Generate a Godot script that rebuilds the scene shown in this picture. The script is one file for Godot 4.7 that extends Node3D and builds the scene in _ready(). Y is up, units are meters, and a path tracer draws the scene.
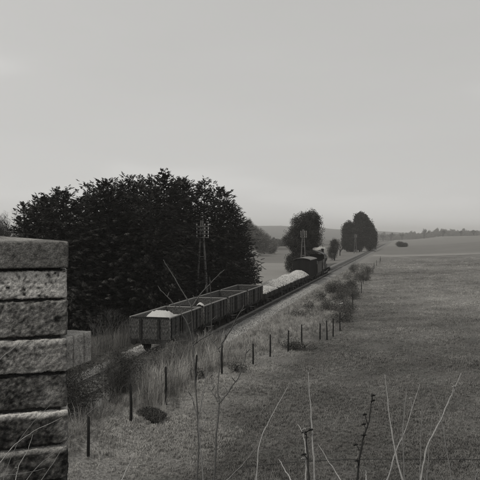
extends Node3D
# World axes: the railway runs along -Z at x = 0, ballast shoulder at y = 0; the camera stands on the bridge approach at x = 13.77.

const EYE := Vector3(13.77, 7.0, 0.0)
const YAW := 14.65
const PITCH := -0.28
const FOCAL := 608.0
const TINT := Vector3(1.0, 0.988, 0.968)
const ORD := ["first", "second", "third", "fourth", "fifth", "sixth", "seventh", "eighth", "ninth", "tenth", "eleventh", "twelfth", "thirteenth", "fourteenth", "fifteenth", "sixteenth", "seventeenth", "eighteenth", "nineteenth", "twentieth"]

var cam: Camera3D
var M := {}
var T := {}
var taken := {}
var run: Array[Vector2] = []
var rng := RandomNumberGenerator.new()
var bumps := FastNoiseLite.new()
var patches := FastNoiseLite.new()
var rough_n := FastNoiseLite.new()

# ------------------------------------------------------------------ naming
func numbered(called: String, parent: Node = self) -> String:
	var key := "%d/%s" % [parent.get_instance_id(), called]
	if not taken.has(key):
		taken[key] = 0
		return called
	taken[key] += 1
	return "%s_%03d" % [called, taken[key]]

func tag(o: Node, label: String, category: String, group := "") -> void:
	o.set_meta("label", label)
	o.set_meta("category", category)
	if group:
		o.set_meta("group", group)

func thing(called: String, label: String, category: String, at := Vector3.ZERO, turn := 0.0, group := "") -> Node3D:
	var o := Node3D.new()
	o.name = numbered(called)
	add_child(o, true)
	o.position = at
	o.rotation.y = turn
	tag(o, label, category, group)
	return o

func put(called: String, st, material: Material, parent: Node = self) -> MeshInstance3D:
	var o := MeshInstance3D.new()
	o.name = numbered(called, parent)
	if st is SurfaceTool:
		st.generate_normals()
		o.mesh = st.commit()
	else:
		o.mesh = st
	o.material_override = material
	parent.add_child(o, true)
	return o

func scatter(called: String, mesh: Mesh, material: Material, places: Array, colors: Array, parent: Node = self) -> MultiMeshInstance3D:
	var mm := MultiMesh.new()
	mm.transform_format = MultiMesh.TRANSFORM_3D
	mm.use_colors = colors.size() > 0
	mm.mesh = mesh
	mm.instance_count = places.size()
	for i in places.size():
		mm.set_instance_transform(i, places[i])
		if colors.size() > 0:
			mm.set_instance_color(i, colors[i])
	var o := MultiMeshInstance3D.new()
	o.name = numbered(called, parent)
	o.multimesh = mm
	o.material_override = material
	parent.add_child(o, true)
	return o

func copy(o: Node3D, label: String, at: Vector3, turn := 0.0) -> Node3D:
	var c: Node3D = o.duplicate()
	c.name = numbered(String(o.name))
	add_child(c, true)
	c.position = at
	c.rotation.y = turn
	c.set_meta("label", label)
	return c

# ------------------------------------------------------------------ shapes
func begin(smooth := false) -> SurfaceTool:
	var st := SurfaceTool.new()
	st.begin(Mesh.PRIMITIVE_TRIANGLES)
	st.set_smooth_group(0 if smooth else -1)
	return st

func quad(st: SurfaceTool, a: Vector3, b: Vector3, c: Vector3, d: Vector3) -> void:
	# counter-clockwise corners seen from the front; written clockwise
	for v in [a, c, b, a, d, c]:
		st.add_vertex(v)

func box(st: SurfaceTool, c: Vector3, s: Vector3, b := Basis()) -> void:
	var x := b.x * s.x * 0.5
	var y := b.y * s.y * 0.5
	var z := b.z * s.z * 0.5
	for f in [[x, y, z], [-x, z, y], [y, z, x], [-y, x, z], [z, x, y], [-z, y, x]]:
		var n: Vector3 = f[0]
		var p: Vector3 = f[1]
		var q: Vector3 = f[2]
		quad(st, c + n - p - q, c + n + p - q, c + n + p + q, c + n - p + q)

func bar(st: SurfaceTool, a: Vector3, b: Vector3, w: float, h: float) -> void:
	var d := (b - a).normalized()
	var side := d.cross(Vector3.UP if absf(d.y) < 0.95 else Vector3.RIGHT).normalized()
	box(st, (a + b) * 0.5, Vector3(w, h, a.distance_to(b)), Basis(side, side.cross(d) * -1.0, d))

func tube(st: SurfaceTool, pts: Array, radii: Array, sides := 6, capped := true) -> void:
	st.set_smooth_group(0)
	var side := Vector3.ZERO
	var rings := []
	for i in pts.size():
		var d: Vector3 = (pts[mini(i + 1, pts.size() - 1)] - pts[maxi(i - 1, 0)]).normalized()
		if side == Vector3.ZERO:
			side = d.cross(Vector3.RIGHT if absf(d.x) < 0.8 else Vector3.UP).normalized()
		side = (side - d * side.dot(d)).normalized()
		var up := d.cross(side)
		var ring := []
		for k in sides:
			var a := TAU * k / sides
			ring.append(pts[i] + (side * cos(a) + up * sin(a)) * float(radii[i]))
		rings.append(ring)
	for i in pts.size() - 1:
		for k in sides:
			var k2 := (k + 1) % sides
			quad(st, rings[i][k], rings[i][k2], rings[i + 1][k2], rings[i + 1][k])
	if capped:
		st.set_smooth_group(-1)
		for k in sides:
			var k2 := (k + 1) % sides
			for v in [pts[0], rings[0][k], rings[0][k2]]:
				st.add_vertex(v)
			for v in [pts[-1], rings[-1][k2], rings[-1][k]]:
				st.add_vertex(v)

func cylinder_x(st: SurfaceTool, c: Vector3, r: float, w: float, sides := 18) -> void:
	tube(st, [c - Vector3(w / 2, 0, 0), c + Vector3(w / 2, 0, 0)], [r, r], sides)

func arc_roof(st: SurfaceTool, width: float, eave: float, rise: float, z0: float, z1: float, thick: float, n := 10) -> void:
	st.set_smooth_group(-1)
	for i in n:
		var p := []
		for k in 2:
			var t := (i + k) / float(n) * 2.0 - 1.0
			p.append(Vector2(t * width / 2, eave + rise * (1.0 - t * t)))
		var a := Vector3(p[0].x, p[0].y, z0)
		var b := Vector3(p[1].x, p[1].y, z0)
		var c := Vector3(p[1].x, p[1].y, z1)
		var d := Vector3(p[0].x, p[0].y, z1)
		var dn := Vector3(0, -thick, 0)
		quad(st, a, b, c, d)
		quad(st, a + dn, d + dn, c + dn, b + dn)
		quad(st, a + dn, b + dn, b, a)
		quad(st, c, c + dn, d + dn, d)
		if i == 0:
			quad(st, d, d + dn, a + dn, a)
		if i == n - 1:
			quad(st, b, b + dn, c + dn, c)

# ------------------------------------------------------------------ the lie of the land
func land(u: float, s: float) -> float:
	var h := 0.0
	if u > 0.0:
		h = 0.82 * smoothstep(2.2, 6.0, u)
		var r := maxf(u - 5.0, 0.0)
		h += 0.0009 * r * r if r < 92.0 else 7.62 + (r - 92.0) * 0.004
		h += 0.75 * smoothstep(30.0, 16.0, s) * smoothstep(2.4, 4.0, u) * smoothstep(6.5, 4.6, u)
		h += 0.10 * bumps.get_noise_2d(u * 2.2, s * 2.2) * smoothstep(4.0, 9.0, u) * (1.0 if s < 300.0 else 0.3)
		h += 0.35 * bumps.get_noise_2d(u * 0.35 + 40.0, s * 0.35) * smoothstep(6.0, 14.0, u) * smoothstep(8.0, 30.0, s)
	else:
		h = -0.10 - 0.25 * smoothstep(-2.4, -5.0, u) + 0.0009 * maxf(s - 300.0, 0.0) * smoothstep(-2.0, -40.0, u)
	if absf(u) < 2.9:
		h -= 0.25
	if s < 16.0:
		var top := 5.35 if s < 2.5 else 5.35 - 0.43 * (s - 2.5)
		var bank := maxf(top, h)
		h = lerpf(h, bank, smoothstep(3.0, 8.5, absf(u)))
	return h

func on_land(x: float, z: float) -> Vector3:
	return Vector3(x, land(x, -z), z)

func ray(px: float, py: float) -> Vector3:
	return cam.transform.basis * Vector3((px - 240.0) / FOCAL, -(py - 240.0) / FOCAL, -1.0)

func at(px: float, py: float, z: float) -> Vector3:
	return EYE + ray(px, py) * z

func where_it_meets(px: float, py: float) -> Vector3:
	var d := ray(px, py)
	var z := 6.0
	while z < 900.0:
		var p := EYE + d * z
		if p.y <= land(p.x, -p.z):
			return on_land(p.x, p.z)
		z *= 1.004
	return on_land((EYE + d * 900.0).x, (EYE + d * 900.0).z)

# ------------------------------------------------------------------ materials
func grey(v: float) -> Color:
	return Color(v * TINT.x, v * TINT.y, v * TINT.z)

func noise_tex(freq: float, lo: float, hi: float, seed_: int, octaves := 5, kind := FastNoiseLite.TYPE_SIMPLEX_SMOOTH, size := 512) -> NoiseTexture2D:
	var n := FastNoiseLite.new()
	n.noise_type = kind
	n.seed = seed_
	n.frequency = freq
	n.fractal_octaves = octaves
	n.fractal_gain = 0.6
	var t := NoiseTexture2D.new()
	t.width = size
	t.height = size
	t.seamless = true
	t.noise = n
	var g := Gradient.new()
	g.set_color(0, Color(lo, lo, lo))
	g.set_color(1, Color(hi, hi, hi))
	t.color_ramp = g
	return t

func bump_tex(freq: float, strength: float, seed_: int, kind := FastNoiseLite.TYPE_SIMPLEX_SMOOTH) -> NoiseTexture2D:
	var t := noise_tex(freq, 0, 1, seed_, 5, kind)
	t.color_ramp = null
	t.as_normal_map = true
	t.bump_strength = strength
	return t

func make(called: String, v: float, rough := 0.9, tex: Texture2D = null, scale := Vector3.ONE, bump: Texture2D = null, world := false) -> StandardMaterial3D:
	var m := StandardMaterial3D.new()
	m.resource_name = called
	m.albedo_color = grey(v).linear_to_srgb()
	m.roughness = rough
	m.metallic_specular = 0.3
	if tex:
		m.albedo_texture = tex
	if bump:
		m.normal_enabled = true
		m.normal_texture = bump
	if tex or bump:
		m.uv1_triplanar = true
		m.uv1_world_triplanar = world
		m.uv1_scale = scale
	m.cull_mode = BaseMaterial3D.CULL_DISABLED
	M[called] = m
	return m

func leafy(called: String, v: float) -> StandardMaterial3D:
	var m := make(called, v, 0.85)
	m.vertex_color_use_as_albedo = true
	m.metallic_specular = 0.15
	return m

func materials() -> void:
	T.mottle = noise_tex(0.012, 0.45, 1.0, 3)
	T.fine = noise_tex(0.05, 0.5, 1.0, 5)
	T.streak = noise_tex(0.022, 0.12, 1.0, 8)
	T.speck = noise_tex(0.09, 0.25, 1.0, 11, 3)
	T.bump = bump_tex(0.04, 6.0, 21)
	T.grit = bump_tex(0.025, 9.0, 23)
	T.rock = noise_tex(0.05, 0.55, 1.0, 41, 6)
	T.pebbles = bump_tex(0.06, 14.0, 29, FastNoiseLite.TYPE_CELLULAR)
	var m := make("stone", 1.0, 0.95, T.rock, Vector3.ONE * 2.6, T.grit)
	m.vertex_color_use_as_albedo = true
	m.normal_scale = 0.6
	make("mortar", 0.07, 1.0, T.fine, Vector3.ONE * 2.0, T.grit)
	m = make("ground", 1.0, 1.0, T.fine, Vector3.ONE * 0.35, T.bump, true)
	m.vertex_color_use_as_albedo = true
	m.metallic_specular = 0.1
	make("ballast", 0.52, 1.0, T.speck, Vector3.ONE * 0.7, T.pebbles, true)
	make("ballast_stone", 0.38, 1.0)
	make("timber_sleeper", 0.09, 1.0)
	make("rail_steel", 0.22, 0.45)
	make("wagon_paint", 0.25, 0.8, T.streak, Vector3(1.6, 0.35, 1.6), T.bump)
	make("wagon_paint_dark", 0.09, 0.8, T.streak, Vector3(1.6, 0.3, 1.6), T.bump)
	make("wagon_inside", 0.17, 0.9, T.mottle, Vector3.ONE * 0.9)
	make("worn_edge", 0.42, 0.7, T.fine, Vector3.ONE * 0.8)
	make("pale_post", 0.34, 0.8, T.streak, Vector3(1, 0.4, 1))
	make("iron_black", 0.028, 0.7, T.fine, Vector3.ONE)
	make("van_grey", 0.72, 0.85, T.streak, Vector3(2.0, 0.4, 2.0), T.bump)
	make("van_dark", 0.05, 0.85, T.streak, Vector3(2.0, 0.4, 2.0))
	make("roof_canvas", 0.34, 0.9, T.mottle, Vector3.ONE * 0.5)
	make("loco_black", 0.024, 0.45)
	make("cab_grey", 0.12, 0.6)
	make("coal", 0.02, 0.7)
	make("pale_stone", 0.52, 1.0, T.speck, Vector3.ONE * 0.8, T.pebbles)
	make("lump", 0.50, 1.0)
	make("powder", 0.85, 1.0, T.fine, Vector3.ONE, T.bump)
	make("pole_wood", 0.42, 0.9, T.streak, Vector3(2, 0.3, 2))
	make("porcelain", 0.75, 0.25)
	make("post_wood", 0.035, 0.95, T.fine, Vector3(2, 0.5, 2))
	make("wire", 0.05, 0.6)
	make("white_paint", 0.8, 0.6)
	make("bark", 0.05, 0.95, T.fine, Vector3.ONE * 1.5)
	make("twig_grey", 0.17, 0.9, T.fine, Vector3(8, 2, 8))
	make("stalk_pale", 0.52, 0.85, T.fine, Vector3(9, 2, 9))
	make("stalk_mid", 0.32, 0.85, T.fine, Vector3(9, 2, 9))
	make("stalk_dark", 0.025, 0.9)
	make("soil", 0.03, 1.0, T.fine, Vector3.ONE * 2.0, T.bump)
	make("hill_land", 0.10, 1.0, T.mottle, Vector3.ONE * 0.004, null, true)
	leafy("needles", 1.0)
	leafy("leaves", 1.0)
	leafy("grass", 1.0)
	leafy("twigs", 1.0)

# ------------------------------------------------------------------ plants
func tuft_mesh(n: int, h0: float, h1: float, spread: float, lean: float, w: float, seed_: int) -> ArrayMesh:
	rng.seed = seed_
	var st := begin()
	for i in n:
		var a := rng.randf() * TAU
		var p := Vector3(cos(a), 0, sin(a)) * spread * sqrt(rng.randf())
		var h := rng.randf_range(h0, h1)
		var b := rng.randf() * TAU
		var out := Vector3(cos(b), 0, sin(b)) * h * lean * rng.randf_range(0.2, 1.0)
		var sd := Vector3(-sin(b), 0, cos(b)) * w * 0.5
		var mid := p + out * 0.35 + Vector3(0, h * 0.6, 0)
		var tip := p + out + Vector3(0, h * rng.randf_range(0.8, 1.0), 0)
		quad(st, p - sd, p + sd, mid + sd * 0.8, mid - sd * 0.8)
		for v in [mid - sd * 0.8, tip, mid + sd * 0.8]:
			st.add_vertex(v)
	st.generate_normals()
	return st.commit()

func clump_mesh(n: int, r: float, leaf: float, seed_: int, flat := 1.0) -> ArrayMesh:
	rng.seed = seed_
	var st := begin()
	for i in n:
		var d := Vector3(rng.randfn(), rng.randfn() * flat, rng.randfn()).normalized()
		var p := d * r * pow(rng.randf(), 0.5)
		p.y *= flat
		var ax := Vector3(rng.randfn(), rng.randfn(), rng.randfn()).normalized()
		var ay := ax.cross(Vector3(rng.randfn(), rng.randfn(), rng.randfn())).normalized()
		var l := leaf * rng.randf_range(0.6, 1.3)
		quad(st, p - ax * l, p - ay * l * 0.45, p + ax * l, p + ay * l * 0.45)
	st.generate_normals()
	return st.commit()

func wisp_mesh(seed_: int) -> ArrayMesh:
	# a tangle of thin dead stems and a few leaves, half a metre across
	rng.seed = seed_
	var st := begin()
	for i in 34:
		var p := Vector3(rng.randfn(), rng.randfn() * 0.7, rng.randfn()) * 0.2
		var d := Vector3(rng.randfn() * 0.6, rng.randf_range(0.3, 1.4), rng.randfn() * 0.6).normalized() * rng.randf_range(0.15, 0.45)
		var w := d.cross(Vector3(rng.randfn(), rng.randfn(), rng.randfn())).normalized() * (0.006 if i % 4 else 0.022)
		if i % 4 == 0:
			d *= 0.25
		for v in [p - w, p + d, p + w]:
			st.add_vertex(v)
	st.generate_normals()
	return st.commit()

func spray_mesh(seed_: int) -> ArrayMesh:
	# a conifer bough end, one metre along +Z, with drooping side shoots
	rng.seed = seed_
	var st := begin()
	for i in 30:
		var t := rng.randf_range(0.0, 1.0)
		var sgn := -1.0 if i % 2 else 1.0
		var root := Vector3(0, -0.22 * t * t, t)
		var l := (0.42 * (1.0 - t) + 0.14) * rng.randf_range(0.7, 1.3)
		var tip := root + Vector3(sgn * l * rng.randf_range(0.4, 0.9), -l * rng.randf_range(0.1, 0.75) + 0.05, l * rng.randf_range(0.3, 0.9))
		var wd := Vector3(0.03, rng.randf_range(-0.03, 0.03), 0.075) * rng.randf_range(0.6, 1.3)
		var mid := root.lerp(tip, 0.45)
		for v in [root, mid - wd, tip, root, tip, mid + wd]:
			st.add_vertex(v)
	st.generate_normals()
	return st.commit()

func conifer(label: String, base: Vector3, height: float, radius: float, seed_: int, lift := 0.03, group := "conifers in the dark clump beside the train") -> void:
	var r := RandomNumberGenerator.new()
	r.seed = seed_
	var t := thing("conifer_tree", label, "tree", base, 0.0, group)
	var st := begin()
	tube(st, [Vector3(0, -0.3, 0), Vector3(0.05, height * 0.5, 0), Vector3(0, height * 0.97, 0.0)], [0.26, 0.15, 0.02], 8)
	var places := []
	var colors := []
	var y := height * lift
	var dense := 0.34
	while y < height * 0.985:
		var f := y / height
		var reach := radius * pow(1.0 - pow(f, 2.8), 0.8) * (1.0 if f > 0.12 else 0.8 + f * 1.6) + 0.10
		var n := int(7 + reach * 6.6)
		for k in n:
			var a := r.randf() * TAU
			var l := reach * (r.randf_range(0.72, 1.12) + (0.12 if r.randf() < 0.10 else 0.0))
			var droop := r.randf_range(-0.42, 0.28) + 1.1 * pow(f, 4.0)
			var dir := Vector3(cos(a), droop, sin(a)).normalized()
			var yy := y + r.randf_range(-0.6, 0.6) * minf(1.0, reach)
			if r.randf() < 0.2 and l > 1.0:
				bar(st, Vector3(0, yy, 0), Vector3(0, yy, 0) + dir * l * 0.85, 0.05, 0.05)
			var q := l - 0.42
			while q > l * 0.5 - 0.42:
				var sc := r.randf_range(0.28, 0.58) * (0.6 + 0.4 * minf(1.0, reach / 1.5))
				var p := Vector3(0, yy, 0) + dir * maxf(q, 0.0) + Vector3(r.randf_range(-0.2, 0.2), r.randf_range(-0.15, 0.15), r.randf_range(-0.2, 0.2))
				var bz := (dir + Vector3(r.randf_range(-0.6, 0.6), r.randf_range(-0.5, 0.6), r.randf_range(-0.6, 0.6))).normalized()
				var bx := Vector3.UP.cross(bz).normalized()
				places.append(Transform3D(Basis(bx, bz.cross(bx), bz) * sc, p))
				colors.append(grey(r.randf_range(0.025, 0.06) * (1.35 if r.randf() < 0.15 else 1.0)))
				q -= 0.34
		# leader shoots
		y += dense
	for k in 3:
		var b := Basis(Vector3.RIGHT, Vector3(0, 0, -1), Vector3.UP).rotated(Vector3.UP, r.randf() * TAU)
		places.append(Transform3D(b * r.randf_range(0.35, 0.6), Vector3(r.randf_range(-0.1, 0.1), height - 0.72 + k * 0.1, r.randf_range(-0.1, 0.1))))
		colors.append(grey(0.03))
	put("trunk", st, M.bark, t)
	var c := scatter("crown", T.sprays[seed_ % 3], M.needles, places, colors, t)
	c.set_meta("kind", "stuff")

func leafy_tree(called: String, label: String, base: Vector3, lobes: Array, trunk_h: float, tone: float, density: float, clump: Mesh, seed_: int, size := 1.0, group := "") -> void:
	# lobes: [centre, radii] in metres above the base
	var r := RandomNumberGenerator.new()
	r.seed = seed_
	var t := thing(called, label, "tree" if trunk_h > 0.6 else "bush", base, 0.0, group)
	var st := begin()
	tube(st, [Vector3(0, -0.3, 0), Vector3(0.1, trunk_h * 0.5, 0.05), Vector3(0, trunk_h, 0)], [0.06 * trunk_h ** 0.6 + 0.06, 0.05 * trunk_h ** 0.6 + 0.03, 0.05], 7)
	var places := []
	var colors := []
	for lobe in lobes:
		var c: Vector3 = lobe[0]
		var e: Vector3 = lobe[1]
		tube(st, [Vector3(0, minf(trunk_h * 0.5, c.y * 0.5), 0), c * 0.6 + Vector3(0, 0.2, 0), c], [0.05 * size + 0.02, 0.04 * size + 0.01, 0.02] if trunk_h > 0.6 else [0.014, 0.01, 0.005], 5)
		var area := pow((pow(e.x * e.y, 1.6) + pow(e.x * e.z, 1.6) + pow(e.y * e.z, 1.6)) / 3.0, 1.0 / 1.6) * 12.0
		for k in int(area * density):
			var d := Vector3(r.randfn(), r.randfn(), r.randfn()).normalized()
			var q := r.randf_range(0.6, 1.0) + (r.randf_range(0.0, 0.16) if r.randf() < 0.25 else 0.0)
			q *= 0.9 + 0.45 * bumps.get_noise_3dv((d * 14.0 + c * 9.0))
			places.append(Transform3D(Basis.from_euler(Vector3(r.randf() * TAU, r.randf() * TAU, 0)) * r.randf_range(0.7, 1.25) * size, c + d * e * q))
			colors.append(grey(tone * r.randf_range(0.6, 1.5)))
	put("trunk", st, M.bark, t)
	scatter("crown", clump, M.leaves, places, colors, t).set_meta("kind", "stuff")

func limb(st: SurfaceTool, p: Vector3, d: Vector3, l: float, w: float, depth: int, r: RandomNumberGenerator) -> void:
	var bend := (d + Vector3(r.randf_range(-0.2, 0.2), r.randf_range(-0.05, 0.2), r.randf_range(-0.2, 0.2))).normalized()
	var q := p + d * l * 0.5
	var e := q + bend * l * 0.5
	tube(st, [p, q, e], [w, w * 0.8, w * 0.6], 4 if depth > 1 else 3, false)
	if depth == 0:
		return
	for k in (3 if depth > 1 else 4):
		var nd := (bend + Vector3(r.randfn(), r.randfn() * 0.6 + 0.15, r.randfn()) * 0.48).normalized()
		limb(st, p.lerp(e, r.randf_range(0.55, 1.0)), nd, l * r.randf_range(0.6, 0.82), w * 0.58, depth - 1, r)

func bare_tree(called: String, label: String, base: Vector3, height: float, seed_: int, depth := 5, w := 0.02, group := "") -> void:
	var r := RandomNumberGenerator.new()
	r.seed = seed_
	var t := thing(called, label, "tree" if height > 3.0 else "bush", base, 0.0, group)
	var st := begin()
	tube(st, [Vector3(0, -0.3, 0), Vector3(0, height * 0.22, 0)], [height * w * 1.3, height * w], 7)
	put("trunk", st, M.bark, t)
	var br := begin()
	for k in 4:
		limb(br, Vector3(0, height * (0.14 + 0.03 * k), 0), Vector3(r.randfn() * 0.4, 1.0, r.randfn() * 0.4).normalized(), height * 0.26, height * w * 0.7, depth, r)
	put("branches", br, M.twig_grey if height < 3.6 else M.bark, t)

# ------------------------------------------------------------------ the pier
func rugged(size: Vector3, bevel: float, amp: float, seed_: int, tone: float, lichen_pale_top: float, cell := 0.016) -> ArrayMesh:
	# weathered squared stone, centred; rounded arrises, hollows, lichened patches, and a paler top arris
	var st := SurfaceTool.new()
	st.begin(Mesh.PRIMITIVE_TRIANGLES)
	st.set_smooth_group(0)
	var calm := 0.5 if seed_ == 77 or (seed_ > 60 and seed_ < 64) else 1.0
	var h := size * 0.5
	var inner := h - Vector3.ONE * bevel
	for f in [[0, 1, 2, 1], [0, 2, 1, -1], [1, 2, 0, 1], [1, 0, 2, -1], [2, 0, 1, 1], [2, 1, 0, -1]]:
		var na: int = f[0]
		var a: int = f[1]
		var b: int = f[2]
		var fine := cell if not (na == 2 and f[3] == -1) else 0.06
		var ca := int(size[a] / fine) + 2
		var cb := int(size[b] / fine) + 2
		var g := []
		for i in ca + 1:
			for j in cb + 1:
				var p := Vector3.ZERO
				p[na] = h[na] * f[3]
				p[a] = lerpf(-h[a], h[a], float(i) / ca)
				p[b] = lerpf(-h[b], h[b], float(j) / cb)
				var core := p.clamp(-inner, inner)
				var n := (p - core).normalized()
				var q := core + n * bevel
				var k := q * 100.0 + Vector3(seed_ * 371.0, seed_ * 113.0, 0)
				var dsp := amp * (rough_n.get_noise_3dv(k * 0.3) * 0.7 + rough_n.get_noise_3dv(k * 1.1) * 0.8 + rough_n.get_noise_3dv(k * 2.6) * 0.9)
				var gap := [h.x - absf(q.x), h.y - absf(q.y), h.z - absf(q.z)]
				gap.sort()
				var edge := 1.0 - smoothstep(0.0, 0.045, float(gap[1]))
				dsp -= edge * amp * 1.7 * maxf(0.0, rough_n.get_noise_3dv(k * 0.6 + Vector3(50, 0, 0)) + 0.25)
				q += n * dsp
				var v := tone * (1.0 + calm * (0.6 * patches.get_noise_3dv(k * 0.3) + 0.9 * patches.get_noise_3dv(k * 2.0) + 1.6 * patches.get_noise_3dv(k * 6.0)))
				var li := smoothstep(0.05, 0.3, patches.get_noise_3dv(k * 0.4 + Vector3(900, 0, 0)) + 0.1 * lichen_pale_top - 0.15)
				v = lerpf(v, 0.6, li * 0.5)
				if lichen_pale_top > 0.5:
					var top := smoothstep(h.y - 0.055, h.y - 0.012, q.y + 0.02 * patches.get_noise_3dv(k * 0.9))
					v = lerpf(v, 0.95, top * (1.0 if lichen_pale_top > 0.9 else 0.5))  # top arris blended paler than the rest of the stone
				g.append([q, grey(clampf(v, 0.03, 0.9))])
		for i in ca:
			for j in cb:
				var o := i * (cb + 1) + j
				var ids := [o, o + cb + 1, o + cb + 2, o + 1]
				for c in [0, 2, 1, 0, 3, 2]:
					st.set_color(g[ids[c]][1])
					st.add_vertex(g[ids[c]][0])
	st.generate_normals()
	return st.commit()

func pier() -> void:
	var p := at(66.5, 240, 4.6)
	var root := thing("stone_pier", "weathered squared stone end pier of the bridge parapet with a sloping cap", "pier", Vector3(p.x, 0, p.z), deg_to_rad(YAW + 17.0))
	var wide := 2.3
	var deep := 0.72
	var core := begin()
	box(core, Vector3(-wide / 2 - 0.01, 4.6, -deep / 2), Vector3(wide - 0.07, 4.45, deep - 0.07))
	put("mortar_core", core, M.mortar, root)
	# [y top, y bottom, right overhang, tone, paleness of top edge and lichened patches, first joint]
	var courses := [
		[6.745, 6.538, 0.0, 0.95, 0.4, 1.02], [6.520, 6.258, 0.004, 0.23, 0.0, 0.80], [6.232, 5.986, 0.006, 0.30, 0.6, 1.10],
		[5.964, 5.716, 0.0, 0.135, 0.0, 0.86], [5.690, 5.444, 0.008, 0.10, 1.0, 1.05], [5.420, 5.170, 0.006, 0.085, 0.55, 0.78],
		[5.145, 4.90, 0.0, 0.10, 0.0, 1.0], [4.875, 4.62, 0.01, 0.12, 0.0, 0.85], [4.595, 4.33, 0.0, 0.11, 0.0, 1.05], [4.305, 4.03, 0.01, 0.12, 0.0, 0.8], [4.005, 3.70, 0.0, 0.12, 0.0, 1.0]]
	var i := 0
	for c in courses:
		var h: float = c[0] - c[1]
		var fine: float = 0.010 if i < 6 else 0.05
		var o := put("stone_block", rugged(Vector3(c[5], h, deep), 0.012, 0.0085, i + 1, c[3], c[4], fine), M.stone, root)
		o.position = Vector3(c[2] - c[5] / 2, (c[0] + c[1]) / 2, -deep / 2 + c[2])
		var w2: float = wide - c[5] - 0.015
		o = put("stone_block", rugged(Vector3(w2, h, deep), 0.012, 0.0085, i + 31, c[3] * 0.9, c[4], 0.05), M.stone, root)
		o.position = Vector3(c[2] - c[5] - 0.015 - w2 / 2, (c[0] + c[1]) / 2, -deep / 2)
		i += 1
	# the coping of the wing wall behind, square to the railway, with its open joints, on darker recessed stones
	var along := Vector3(0.5247, 0, -0.8513)
	var across := Vector3(0.8513, 0, 0.5247)
	var run_ := 0.0
	for k in 3:
		var l: float = [0.100, 0.152, 0.106][k]
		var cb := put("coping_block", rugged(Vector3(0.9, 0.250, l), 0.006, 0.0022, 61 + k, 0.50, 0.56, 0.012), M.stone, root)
		cb.rotation.y = deg_to_rad(-31.65)
		cb.position = Vector3(0.0, 6.110 - 0.003 * k, -0.02) + along * (run_ + l / 2) - across * (0.45 + 0.003 * k)
		run_ += l + 0.02
	for k in 8:
		var wb := put("wall_stone", rugged(Vector3(0.78, 0.29, 0.40), 0.015, 0.008, 81 + k, 0.09, 0.0, 0.03), M.stone, root)
		wb.rotation.y = deg_to_rad(-31.65)
		wb.position = Vector3(0, 5.825 - k * 0.305, -0.06) + along * 0.16 - across * (0.39 + 0.20)
	# the cap, weathered up to a low ridge
	var cap := rugged(Vector3(wide + 0.03, 0.197, deep + 0.05), 0.006, 0.0022, 77, 0.24, 0.3, 0.011)
	var arrays := cap.surface_get_arrays(0)
	var vs: PackedVector3Array = arrays[Mesh.ARRAY_VERTEX]
	for k in vs.size():
		var v := vs[k]
		if v.y > 0.0:
			var inside := minf(minf(wide / 2 + 0.015 - absf(v.x), 0.55) / 0.55, (deep / 2 + 0.025 - absf(v.z)) / 0.36)
			v.y += clampf(inside, 0, 1) * 0.045 * v.y / 0.0985
			vs[k] = v
	arrays[Mesh.ARRAY_VERTEX] = vs
	var am := ArrayMesh.new()
	am.add_surface_from_arrays(Mesh.PRIMITIVE_TRIANGLES, arrays)
	var st := SurfaceTool.new()
	st.create_from(am, 0)
	st.generate_normals()
	var co := put("cap_stone", st.commit(), M.stone, root)
	co.position = Vector3(0.013 - (wide + 0.03) / 2, 6.866, -deep / 2 + 0.004)

# ------------------------------------------------------------------ rolling stock
func wheels(parent: Node3D, axles: Array, r := 0.47) -> void:
	for z in axles:
		var ax := begin()
		cylinder_x(ax, Vector3(0, 0.22 + r, z), 0.07, 1.5, 8)
		put("axle", ax, M.iron_black, parent)
		for sx in [-1, 1]:
			var w := begin()
			cylinder_x(w, Vector3(sx * 0.755, 0.22 + r, z), r, 0.11)
			cylinder_x(w, Vector3(sx * 0.695, 0.22 + r, z), r + 0.03, 0.025)
			cylinder_x(w, Vector3(sx * 0.80, 0.22 + r, z), 0.11, 0.10, 10)
			put("wheel", w, M.iron_black, parent)

func running_gear(t: Node3D, length: float, wb: float) -> void:
	for sx in [-1, 1]:
		var st := begin()
		box(st, Vector3(sx * 0.98, 1.03, 0), Vector3(0.10, 0.24, length - 0.14))
		put("solebar", st, M.iron_black, t)
		for sz in [-1, 1]:
			var z: float = sz * wb / 2
			var g := begin()
			for k in [-1, 1]:
				bar(g, Vector3(sx * 0.98, 0.92, z + k * 0.42), Vector3(sx * 0.98, 0.55, z + k * 0.14), 0.06, 0.04)
			box(g, Vector3(sx * 1.0, 0.70, z), Vector3(0.16, 0.24, 0.24))
			for k in 3:
				box(g, Vector3(sx * 1.0, 0.84 + k * 0.022, z), Vector3(0.08, 0.018, 0.9 - k * 0.2))
			put("axle_guard", g, M.iron_black, t)
		var lv := begin()
		bar(lv, Vector3(sx * 1.08, 0.72, 0.1), Vector3(sx * 1.12, 0.92, wb / 2 + 0.55), 0.05, 0.03)
		put("brake_lever", lv, M.worn_edge if sx > 0 else M.iron_black, t)
	for sz in [-1, 1]:
		var st := begin()
		box(st, Vector3(0, 1.03, sz * length / 2), Vector3(2.36, 0.28, 0.12))
		put("headstock", st, M.wagon_paint_dark, t)
		for sx in [-1, 1]:
			var b := begin()
			tube(b, [Vector3(sx * 0.86, 1.03, sz * (length / 2 + 0.06)), Vector3(sx * 0.86, 1.03, sz * (length / 2 + 0.30))], [0.10, 0.08], 10)
			tube(b, [Vector3(sx * 0.86, 1.03, sz * (length / 2 + 0.29)), Vector3(sx * 0.86, 1.03, sz * (length / 2 + 0.33))], [0.18, 0.16], 14)
			put("buffer", b, M.iron_black, t)
	wheels(t, [-wb / 2, wb / 2])

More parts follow.
